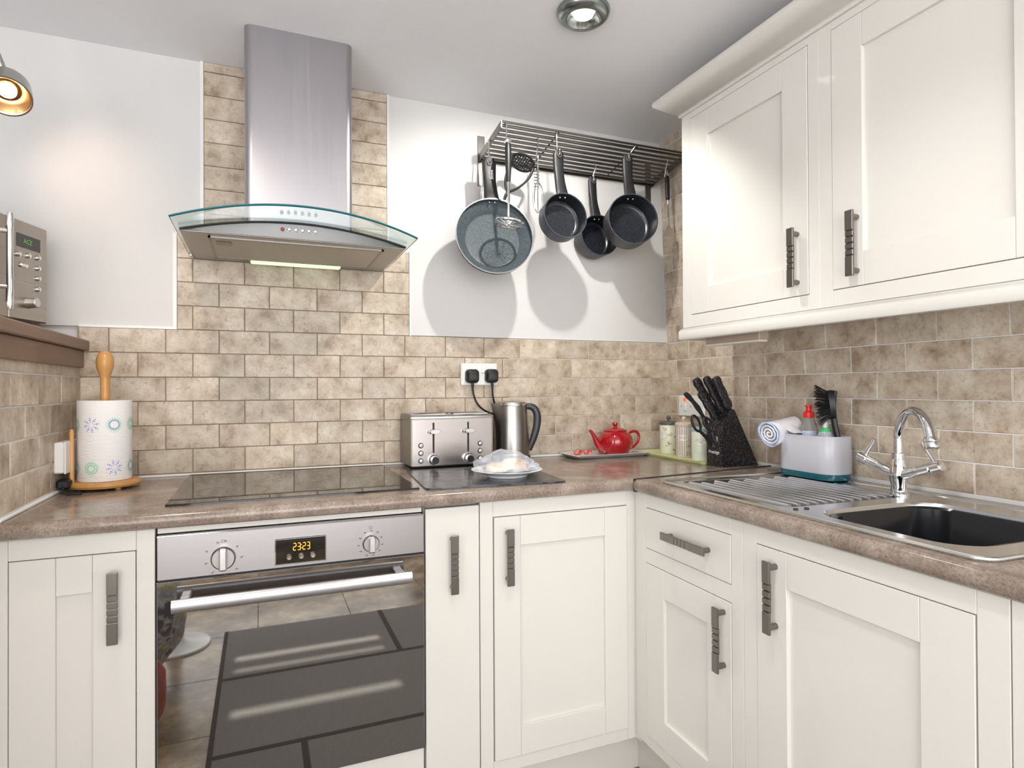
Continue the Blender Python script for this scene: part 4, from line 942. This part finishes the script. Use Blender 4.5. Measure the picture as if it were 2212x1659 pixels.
# canisters on green tray
t = obj('tray', G().loft([rrect(-.205, -.050, -.478, -.045, .01, T, 4), rrect(-.212, -.043, -.482, -.038, .012, T+.010, 4), rrect(-.210, -.045, -.480, -.040, .011, T+.0105, 4), rrect(-.203, -.052, -.474, -.048, .01, T+.004, 4)]), mat('green_tray', (.60,.62,.30), .35)); tag(t, 'yellow-green tray under the three canisters in the corner', 'tray')
def canister(lab, x, y, r, h, col, lidc, kind):
    z = T+.0048; t = thing('canister', lab, 'canister', (x, y, z))
    mb = mat('canister_enamel', col, .28); nb, lb, bb = nt(mb)
    obj('jar', G().lathe([(r*.95, 0), (r, .003), (r, h-.003), (r*.96, h)], 36, Matrix.Translation((x, y, z))), mb, t)
    obj('lid', G().lathe([(r*1.06, 0), (r*1.09, .003), (r*1.08, .010), (r*.9, .014), (.001, .016)], 36, Matrix.Translation((x, y, z+h-.001))), mat('canister_lid', lidc, .35), t)
    obj('knob', G().lathe([(.004, 0), (.004, .005), (.0085, .009), (.0095, .016), (.006, .021), (.001, .022)], 18, Matrix.Translation((x, y, z+h+.014))), mat('canister_knob', lidc, .35), t)
    va = math.atan2(-2.21-y, -1.648-x)
    def on(du, dz, e=.0004): a = va+du/r; return (x+(r+e)*math.cos(a), y+(r+e)*math.sin(a), z+dz)
    def patch(g, u0, v0, ru, rv, n=20, e=.0004):
        vs = [on(u0, v0, e)]+[on(u0+ru*math.cos(2*math.pi*k/n), v0+rv*math.sin(2*math.pi*k/n), e) for k in range(n)]; g.add(vs, [(0, 1+k, 1+(k+1) % n) for k in range(n)])
    if kind == 'stripe':
        g = G()
        for k in range(22):
            u = 2*math.pi*r*k/22; g.add([on(u, .004), on(u+.0042, .004), on(u+.0042, h-.004), on(u, h-.004)], [(0,1,2,3)])
        obj('stripe_print', g, mat('stripe_mauve', (.42,.33,.33), .4), t, False)
    u0 = -.022 if kind == 'flower' else (-.004 if kind == 'stripe' else .0)
    lz = h*.62
    g = G(); patch(g, u0, lz, .0205, .0135, e=.0006); op = obj('oval_print', g, mat('oval_line', (.45,.42,.36), .4), t, False)
    g = G(); patch(g, u0, lz, .0195, .0127, e=.0008); obj('oval_fill', g, mat('oval_cream', (.72,.72,.62), .35), op, False)
    rnd = random.Random(kind); g = G()
    spots = {'flower': [(.004, .045), (.006, .080), (.024, .018), (.027, .070), (-.016, .1), (-.004, .038)], 'stripe': [(.016, .045), (.016, .014)], 'plain': [(.006, .002)]}[kind]
    for (u, v_) in spots:
        for q in range(7): patch(g, u+rnd.uniform(-.007, .007), v_+rnd.uniform(-.006, .006), .0017, .0022, 6, .0007)
    if kind != 'plain': obj('flower_print', g, mat('sprig_brown', (.22,.13,.06), .5), t, False)
canister('cream canister with floral sprigs and dark lid, leftmost of the three', -.098, -.145, .0355, .118, (.72,.72,.58), (.10,.10,.10), 'flower')
canister('striped canister with pink lid, in the middle of the three', -.118, -.268, .0315, .120, (.70,.66,.58), (.62,.50,.42), 'stripe')
canister('pale green canister with mint lid, next to the knife block', -.148, -.400, .0315, .110, (.64,.68,.58), (.35,.50,.42), 'plain')

# cooker switch on the right wall
s_ = thing('cooker_switch', 'white wall switch with red neon light behind the canisters', 'switch', (-.01, -.20, 1.13), RIGHT)
obj('switch_plate', G().box(-.020, -.009, -.262, -.096, 1.090, 1.176, .003), M_WHT, s_)
obj('neon', G().box(-.024, -.019, -.148, -.132, 1.152, 1.166, .002), emit('neon_red', (1.0, .09, .02), 2.2), s_)
obj('rocker', G().box(-.0245, -.019, -.150, -.134, 1.112, 1.142, .002), M_WHT, s_)
for y in (-.115, -.178): obj('screw', G().turn((-.019, y, 1.130), (-.0215, y, 1.130), [(.003, 0), (.0025, 1)], 10), mat('screw_grey', (.3,.3,.3), .4, .8), s_)

# knife block
BY0, BY1 = -.562, -.487
t = thing('knife_block', 'black speckled knife block standing in the corner by the canisters', 'knife block', (-.11, -.525, T))
pr = [(-.192, T), (-.192, 1.046), (-.178, 1.098), (-.150, 1.137), (-.134, 1.131), (-.030, T)]
g = G(); b0 = .003
g.loft([[(x+(.0015 if x < -.15 else -.0015)*0, y, z) for x, z in pr] for y in (BY0, BY1)]); kb = obj('block', g, M_BLOCK, t, ang=20)
g = G(); g.M = Matrix.Identity(4); g.box(-.1935, -.190, BY0+.012, BY1-.008, .99, 1.062, .001); obj('scissor_slot', g, M_BLKM, t)
Mt = Matrix.Translation((-.1926, (BY0+BY1)/2, .985)) @ Matrix.Rotation(R(-90), 4, 'Z') @ Matrix.Rotation(R(90), 4, 'X')
text('lettering', 'Prestige', .0165, Mt, mat('silver_print', (.70,.72,.75), .4), kb, .0004)
def knife(lab, p0, p1, w0, w1, tk=.0095, curve=0.0, m_=None):
    t = thing('knife', lab, 'knife', p0)
    p0 = Vector(p0); p1 = Vector(p1); d = (p1-p0); L = d.length; d.normalize(); sd = Vector((0, 1, 0)); up = sd.cross(d).normalized()
    secs = []
    for k in range(11):
        s1 = k/10; w_ = w0+(w1-w0)*s1 + .0016*math.sin(s1*math.pi*5)
        if k in (0, 10): w_ *= .75
        c = p0+d*L*s1+up*curve*math.sin(math.pi*s1)
        secs.append([tuple(c+up*w_*math.copysign(abs(math.cos(a))**.55, math.cos(a))+sd*tk*math.copysign(abs(math.sin(a))**.7, math.sin(a))) for a in [2*math.pi*q/14 for q in range(14)]])
    g = G(); g.loft(secs); h = obj('handle', g, m_ or M_BLOCK, t)
    obj('bolster', G().cyl(tuple(p0-d*.010), tuple(p0+d*.004), .0055, .008, 10), M_STEEL, t)
    return t
knife('black knife handle at the right of the top row in the block', (-.146, -.548, 1.138), (-.205, -.548, 1.243), .0165, .0160)
knife('black knife handle in the middle of the top row in the block', (-.156, -.525, 1.130), (-.226, -.525, 1.244), .0145, .0140)
knife('black knife handle at the left of the top row in the block', (-.168, -.503, 1.118), (-.252, -.503, 1.238), .0140, .0155)
knife('short black knife handle low in the middle of the block', (-.180, -.520, 1.100), (-.243, -.516, 1.192), .0125, .0130)
knife('slender curved black knife handle leaning furthest out of the block', (-.205, -.505, 1.078), (-.298, -.505, 1.190), .0065, .0085, .006, .008, M_BLK)
t = thing('scissors', 'black-handled kitchen scissors in the front slot of the knife block', 'scissors', (-.21, -.53, 1.02))
def loop(c, r0, r1, ang, y):
    return [(c[0]+(r0*math.cos(a))*math.cos(ang)-(r1*math.sin(a))*math.sin(ang), y, c[1]+(r0*math.cos(a))*math.sin(ang)+(r1*math.sin(a))*math.cos(ang)) for a in [2*math.pi*q/24 for q in range(24)]]
for (c, y, nm) in (((-.258, 1.085), -.512, 0), ((-.232, 1.082), -.545, 1)):
    g = G(); g.tube(loop(c, .030, .014, R(118+14*nm), y), .0046, 8, True); g.tube([(c[0]+.012, y, c[1]-.024), (-.214, y, 1.035), (-.196, y, 1.005)], [.005, .007, .006], 8); obj('handle', g, M_BLK, t)
obj('blade', G().box(-.1965, -.1938, -.545, -.518, 1.003, 1.04, .001), M_STEEL, t)

# ------------------------------------------------------------------ sink
sk = thing('sink', 'stainless steel inset sink with ridged drainer on the right', 'sink', (-.33, -1.2, T), RIGHT)
M_SINK = mat('sink_steel', (.70,.715,.74), .20, 1.0)
KX0, KX1, KY0, KY1 = -.567, -.085, -1.640, -.766
hx0, hx1, hy0, hy1 = SX0+.004, SX1-.004, SY0+.004, SY1-.004
bm = bmesh.new()
def loopv(pts): 
    vs = [bm.verts.new(p) for p in pts]; return [bm.edges.new((vs[i], vs[(i+1) % len(vs)])) for i in range(len(vs))]
# drainer floor opening too
dx0, dx1, dy0, dy1 = -.535, -.135, -1.205, -.800
eds = loopv(rrect(KX0, KX1, KY0, KY1, .03, T+.0035, 5)) + loopv(rrect(hx0, hx1, hy0, hy1, .075, T+.0035, 8)) + loopv(rrect(dx0, dx1, dy0, dy1, .04, T+.0035, 6))
bmesh.ops.triangle_fill(bm, use_beauty=True, use_dissolve=False, edges=eds)
g = G(); bm.verts.index_update(); g.add([tuple(v.co) for v in bm.verts], [[v.index for v in f.verts] for f in bm.faces]); bm.free()
obj('deck', g, M_SINK, sk, False)
g = G(); g.tube(rrect(KX0-.001, KX1+.001, KY0-.001, KY1+.001, .03, T+.0030, 6), .0042, 8, True); obj('rim', g, mat('rim_bright', (.75,.77,.76), .18, 1), sk)
g = G(); g.loft([rrect(dx0, dx1, dy0, dy1, .04, T+.0035, 6), rrect(dx0+.006, dx1-.006, dy0+.006, dy1-.006, .036, T+.0010, 6)], False, True); dr = obj('drainer', g, M_SINK, sk)
for k in range(13):
    x = dx0+.030+.0275*k; ys0 = dy1-.018-(.010 if k % 2 else .035)
    if k < 3: ys0 = dy1-.02-.02*k
    g = G(); g.tube([(x, dy0+.02, T+.0015), (x, dy0+.03, T+.0022), (x, ys0-.01, T+.0022), (x, ys0, T+.0015)], .0052, 10); obj('ridge', g, M_SINK, dr)
g = G(); g.loft([rrect(hx0, hx1, hy0, hy1, .075, T+.0035, 8), rrect(hx0+.004, hx1-.004, hy0+.004, hy1-.004, .073, T-.004, 8), rrect(hx0+.008, hx1-.008, hy0+.008, hy1-.008, .07, T-.06, 8), rrect(hx0+.018, hx1-.018, hy0+.018, hy1-.018, .065, T-.165, 8), rrect(hx0+.05, hx1-.05, hy0+.05, hy1-.05, .05, T-.175, 8)], False, True); obj('bowl', g, M_SINK, sk)
for (x, y) in ((-.528, -1.225), (-.500, -1.228)): obj('drain_button', G().turn((x, y, T+.003), (x, y, T+.006), [(.006, 0), (.005, 1)], 12), M_BLKM, sk)
g = G(); a = .016
A_ = rrect(hx0+a, hx1-a-.002, hy0+a, hy1-a-.006, .060, T+.0005, 8)
def rr_(i, z, r_): return rrect(hx0+a+i, hx1-a-.002-i, hy0+a+i, hy1-a-.006-i, r_, z, 8)
g.loft([rr_(.030, T-.155, .05), rr_(.010, T-.150, .06), rr_(.0, T-.012, .062), rr_(-.006, T-.006, .064), rr_(-.006, T-.002, .064), rr_(.0, T-.001, .062), rr_(.004, T-.006, .06), rr_(.013, T-.140, .055), rr_(.030, T-.147, .05)])
tag(obj('washing_up_bowl', g, mat('black_basin', (.010,.011,.013), .22), frame=RIGHT), 'black plastic washing-up bowl sitting inside the sink', 'basin')
# tap
AX, AY = -.152, -1.182
tp = thing('tap', 'chrome swan-neck mixer tap with two lever handles behind the sink', 'tap', (AX, AY, T+.004), RIGHT)
zb = T+.0036
g = G(); g.lathe([(.026, 0), (.026, .005), (.0225, .007), (.0180, .010), (.0170, .022), (.0200, .040), (.0205, .055), (.0170, .080), (.0150, .090), (.0172, .0915), (.0172, .095), (.0150, .0965), (.0150, .099), (.0162, .1005), (.0162, .104), (.0120, .106)], 32, Matrix.Translation((AX, AY, zb))); obj('body', g, M_CHROME, tp)
dr_ = Vector((-math.cos(R(60)), -math.sin(R(60)), 0)); rc = .079; zc = zb+.140+.012
pts = [(AX, AY, zb+.10), (AX, AY, zb+.12)]
for k in range(17):
    a = math.pi*k/16*.92; p = Vector((AX, AY, 0))+dr_*(rc-rc*math.cos(a)); pts.append((p.x, p.y, zc-.012+.073*math.sin(a)))
e = Vector(pts[-1]); e2 = e+Vector((dr_.x*.004, -dr_.y*(-.004), -.008)); pts.append(tuple(e2))
g = G(); g.tube(pts, [.0108]*(len(pts)-6)+[.0110, .0114, .0118, .0122, .0126, .0128], 16); obj('spout', g, M_CHROME, tp)
g = G(); g.turn(tuple(e2-dr_*.002+Vector((0, 0, .006))), tuple(e2+dr_*.004+Vector((0, 0, -.020))), [(.0125, 0), (.0165, .25), (.0165, .40), (.0148, .45), (.0160, .55), (.0155, .9), (.011, 1)], 24); obj('aerator', g, M_CHROME, tp)
for sg in (1, -1):
    p0 = Vector((AX, AY, zb+.048)); p1 = Vector((AX-.004, AY+sg*.108, zb+.086)); 
    g = G(); g.turn(tuple(p0), tuple(p1), [(.0125, 0), (.0135, .3), (.0118, .42), (.0135, .46), (.0125, .52), (.0128, .76), (.0105, .78), (.0135, .80), (.0130, 1.0), (.009, 1.02)], 20); obj('valve_arm', g, M_CHROME, tp)
    q = p0+(p1-p0)*.90; g = G(); g.cyl(tuple(q), tuple(q+Vector((0, -sg*.034, .052))), .0052, .0058, 12); obj('lever', g, M_CHROME, tp)

# caddy
CDX0, CDX1, CDY0, CDY1 = -.155, -.045, -.982, -.772
cd = thing('sink_caddy', 'grey-white sink caddy with teal base on the drainer', 'caddy', (-.1, -.87, T), RIGHT)
def cadd(i, z, r_=.045): return rrect(CDX0+i, CDX1-i, CDY0+i, CDY1-i, r_-i, z, 8)
g = G(); g.loft([cadd(.004, T+.0065), cadd(.002, T+.010), cadd(.002, T+.024), cadd(.004, T+.026)]); obj('base', g, M_TEAL, cd)
g = G(); g.loft([cadd(.002, T+.024), cadd(.0, T+.027), cadd(.0, T+.130), cadd(.0012, T+.132), cadd(.003, T+.131), cadd(.0035, T+.035)], True, True); obj('body', g, mat('caddy_grey_plastic', (.46,.465,.51), .28), cd)
obj('divider', G().box(CDX0+.004, CDX1-.004, -.868, -.865, T+.03, T+.122), M_WHT, cd, False)
t = thing('washing_up_bottle', 'clear washing-up liquid bottle with red cap in the caddy', 'bottle', (-.098, -.885, T+.036), RIGHT)
def cyl_at(prof, x, y, z, n=28): g = G(); g.lathe(prof, n, Matrix.Translation((x, y, z))); return g
bx, by = -.085, -.842
obj('bottle', cyl_at([(.024, 0), (.026, .005), (.026, .06), (.0265, .10), (.021, .125), (.0135, .140), (.0125, .146)], bx, by, T+.036), M_CLEAR, t)
obj('liquid', cyl_at([(.022, 0), (.024, .004), (.024, .098), (.0, .099)], bx, by, T+.038), mat('amber_liquid', (.42,.30,.22), .1, 0, Alpha=.55), t)
cp = obj('cap', cyl_at([(.0150, 0), (.0155, .003), (.0150, .016), (.0085, .021), (.0080, .032), (.0105, .033), (.0105, .038), (.0, .039)], bx, by, T+.180), M_REDPL, t)
g = G(); g.add([(bx+.0268*math.cos(a), by+.0268*math.sin(a), T+.036+z) for z in (.055, .105) for a in [R(180+12*k) for k in range(9)]], [(k, k+1, 10+k, 9+k) for k in range(8)]); obj('sticker', g, mat('sticker_blue_white', (.55,.60,.80), .4), t, False)
bx, by = -.100, -.915
t = thing('soap_bottle', 'clear soap pump bottle with green collar and white nozzle in the caddy', 'bottle', (bx, by, T+.036), RIGHT)
obj('bottle', cyl_at([(.020, 0), (.0215, .004), (.0215, .095), (.017, .106), (.0105, .110)], bx, by, T+.036), mat('pale_aqua_plastic', (.62,.72,.72), .15, 0, Transmission_Weight=.4), t)
obj('collar', cyl_at([(.0135, 0), (.0140, .002), (.0140, .008), (.0115, .010)], bx, by, T+.144), M_GREEN, t)
g = cyl_at([(.006, 0), (.0065, .004), (.0055, .030), (.0075, .032), (.0075, .040), (.0, .041)], bx, by, T+.152); g.tube([(bx, by, T+.187), (bx-.006, by+.020, T+.188)], .0045, 8); obj('nozzle', g, M_WHT, t)
t = thing('dish_brush', 'black washing-up brush standing in the caddy', 'brush', (-.09, -.955, T+.04), RIGHT)
hb_ = bez((-.085, -.962, T+.040), (-.088, -.955, T+.14), (-.095, -.925, T+.165), (-.098, -.948, T+.262), 18)
g = G(); g.tube(hb_, [.0060+.0020*math.sin(k/18*3) for k in range(19)], 10, sx=1.2); obj('handle', g, M_BLK, t)
hc = Vector((-.104, -.938, T+.222)); MH = Matrix.Translation(hc) @ Matrix.Rotation(R(58), 4, 'Z') @ Matrix.Rotation(R(-6), 4, 'X'); g = G(); g.M = MH; g.loft([[(.022*math.cos(a), y, .042*math.sin(a)) for a in [2*math.pi*k/24 for k in range(24)]] for y in (-.008, .008)]); obj('brush_head', g, M_BLK, t)
g = G(); g.M = MH; rnd = random.Random(4)
for k in range(260):
    a = rnd.uniform(0, 2*math.pi); r_ = math.sqrt(rnd.random()); px = .020*r_*math.cos(a); pz = .040*r_*math.sin(a)
    d = Vector((px*.6+rnd.uniform(-.003, .003), .030, pz*.55+rnd.uniform(-.003, .003)))
    p0 = Vector((px, .006, pz)); g.tube([tuple(p0), tuple(p0+d)], .0008, 3)
tag(obj('bristles', g, M_BLK, t, False), kind='stuff')
# cloth draped on the caddy: rolled towel
t = thing('dish_cloth', 'rolled white dish cloth with blue edges over the caddy end', 'cloth', (-.12, -.80, T+.12), RIGHT)
M_CLOTH = mat('white_cotton', (.80,.79,.83), .95); M_CLE = mat('blue_hem', (.32,.45,.80), .9)
cc = Vector((-.182, -.782, T+.130)); axis = Vector((.93, .02, .20)).normalized(); s1v = Vector((0,0,1)).cross(axis).normalized(); s2v = axis.cross(s1v)
g = G(); secs = []; n = 30
for k in range(9):
    u = k/8; c = cc+axis*(.110*u); rr0 = .042*(1-.30*u); sec = []
    for q in range(n):
        a = 2*math.pi*q/n; r_ = rr0*(1+.06*math.sin(3*a+u*3)+.05*noise.noise(Vector((math.cos(a)*2, math.sin(a)*2, u*3))))
        sec.append(tuple(c+s1v*r_*1.0*math.cos(a)+s2v*r_*.92*math.sin(a)))
    secs.append(sec)
g.loft(secs, False, True); obj('rolled_cloth', g, M_CLOTH, t)
g = G(); pts = []
for k in range(90):
    a = k*.24; r_ = .0405*(1-k/96); pts.append(tuple(cc-axis*.001*(k % 3)+s1v*r_*math.cos(a)+s2v*r_*.92*math.sin(a)))
g.tube(pts, .0026, 6); obj('rolled_end', g, M_CLOTH, t)
g = G(); g.tube([tuple(Vector(p)-axis*.0022) for p in pts[::1][:52]], .0008, 5); g.tube([tuple(Vector(p)-axis*.0022) for p in secs[0]]+[tuple(Vector(secs[0][0])-axis*.0022)], .0013, 5); obj('hem', g, M_CLE, t)
g = G(); g.loft([[tuple(Vector((-.150+.05*v, -.79-.055*u, T+.134+.030*(1-u)*math.sin(math.pi*(.15+.7*v))+dz)) ) for v in [q/8 for q in range(9)]] for u, dz in ((0, .012), (.35, .006), (.7, .001), (1, 0))], False, False); obj('loose_end', g, M_CLOTH, t)

# ------------------------------------------------------------------ things seen mirrored in the oven door
rg = thing('rug', 'grey rug with black lines on the floor, seen mirrored in the oven door', 'rug', (-1.3, -1.7, 0))
M_RUG = mat('rug_grey', (.17,.165,.155), .95); v_ = coords(M_RUG); c_, f_ = noise_ramp(M_RUG, v_, 300, [(.3, (.15,.142,.135)), (.7, (.24,.23,.215))], 3); nt(M_RUG)[1].new(c_, nt(M_RUG)[2].inputs['Base Color']); bump(M_RUG, f_, .6, .004)
obj('pile', G().box(-1.812, -.72, -2.40, -.70, .0005, .009, .002), M_RUG, rg)
M_RL = mat('rug_black', (.008,.008,.009), .95)
def ln(x0, x1, y0, y1): obj('black_line', G().box(x0, x1, y0, y1, .004, .0098), M_RL, rg, False)
ln(-1.812, -1.795, -2.40, -.70); ln(-1.795, -.72, -1.862, -1.838); ln(-1.795, -.72, -1.285, -1.262); ln(-1.066, -1.042, -2.40, -1.862); ln(-1.522, -1.500, -1.262, -.70)
t = thing('pedestal_table', 'small white round pedestal table seen mirrored in the oven door', 'table', (-2.02, -2.33, 0))
obj('foot', cyl_at([(.150, 0), (.152, .004), (.148, .010), (.06, .028), (.035, .05), (.0, .05)], -2.02, -2.33, 0, 36), M_WHT, t)
obj('column', cyl_at([(.042, 0), (.026, .10), (.024, .40), (.05, .44)], -2.02, -2.33, .03, 24), M_WHT, t)
obj('table_top', cyl_at([(.21, 0), (.22, .006), (.22, .018), (.21, .024)], -2.02, -2.33, .47, 40), M_WHT, t)
M_PAT = mat('patterned_fabric', (.3,.3,.3), .8); v_ = coords(M_PAT, (1,1,1), 'World'); c_, f_ = noise_ramp(M_PAT, v_, 14, [(.38, (.03,.04,.10)), (.46, (.62,.62,.60)), (.54, (.25,.27,.33)), (.60, (.50,.42,.05)), (.68, (.7,.7,.68))], 3); nt(M_PAT)[1].new(c_, nt(M_PAT)[2].inputs['Base Color'])
o = blob('patterned_bag', (-2.065, -2.0, .25), .15, (.80, .9, 1.25), M_PAT, 5, .12, 32, None, False); tag(o, 'blue, white and yellow patterned bag seen mirrored in the oven door', 'bag')
o = blob('red_cloth', (-2.02, -1.6, .125), .075, (.75, .7, 1.6), mat('red_fabric', (.45,.06,.05), .9), 8, .2, 24, None, False); tag(o, 'hanging red cloth at the left edge of the oven door reflection', 'cloth')

# ------------------------------------------------------------------ groups of alike things
GR = {'hook': 'chrome hooks on the pan rack', 'saucepan': 'saucepans hanging from the pan rack', 'knife': 'knives standing in the knife block',
      'canister': 'canisters on the green tray', 'wrapped_sweet': 'wrapped sweets on the small tray', 'base_cabinet': 'cream base cabinets under the worktops',
      'wall_cabinet': 'cream wall cabinets on the right wall', 'bread_roll': 'bread rolls on the plate', 'whisk': 'whisks hanging from the pan rack'}
for o in sc.objects:
    k = o.name.split('.')[0]
    if o.parent is None and k in GR and 'label' in o: o['group'] = GR[k]
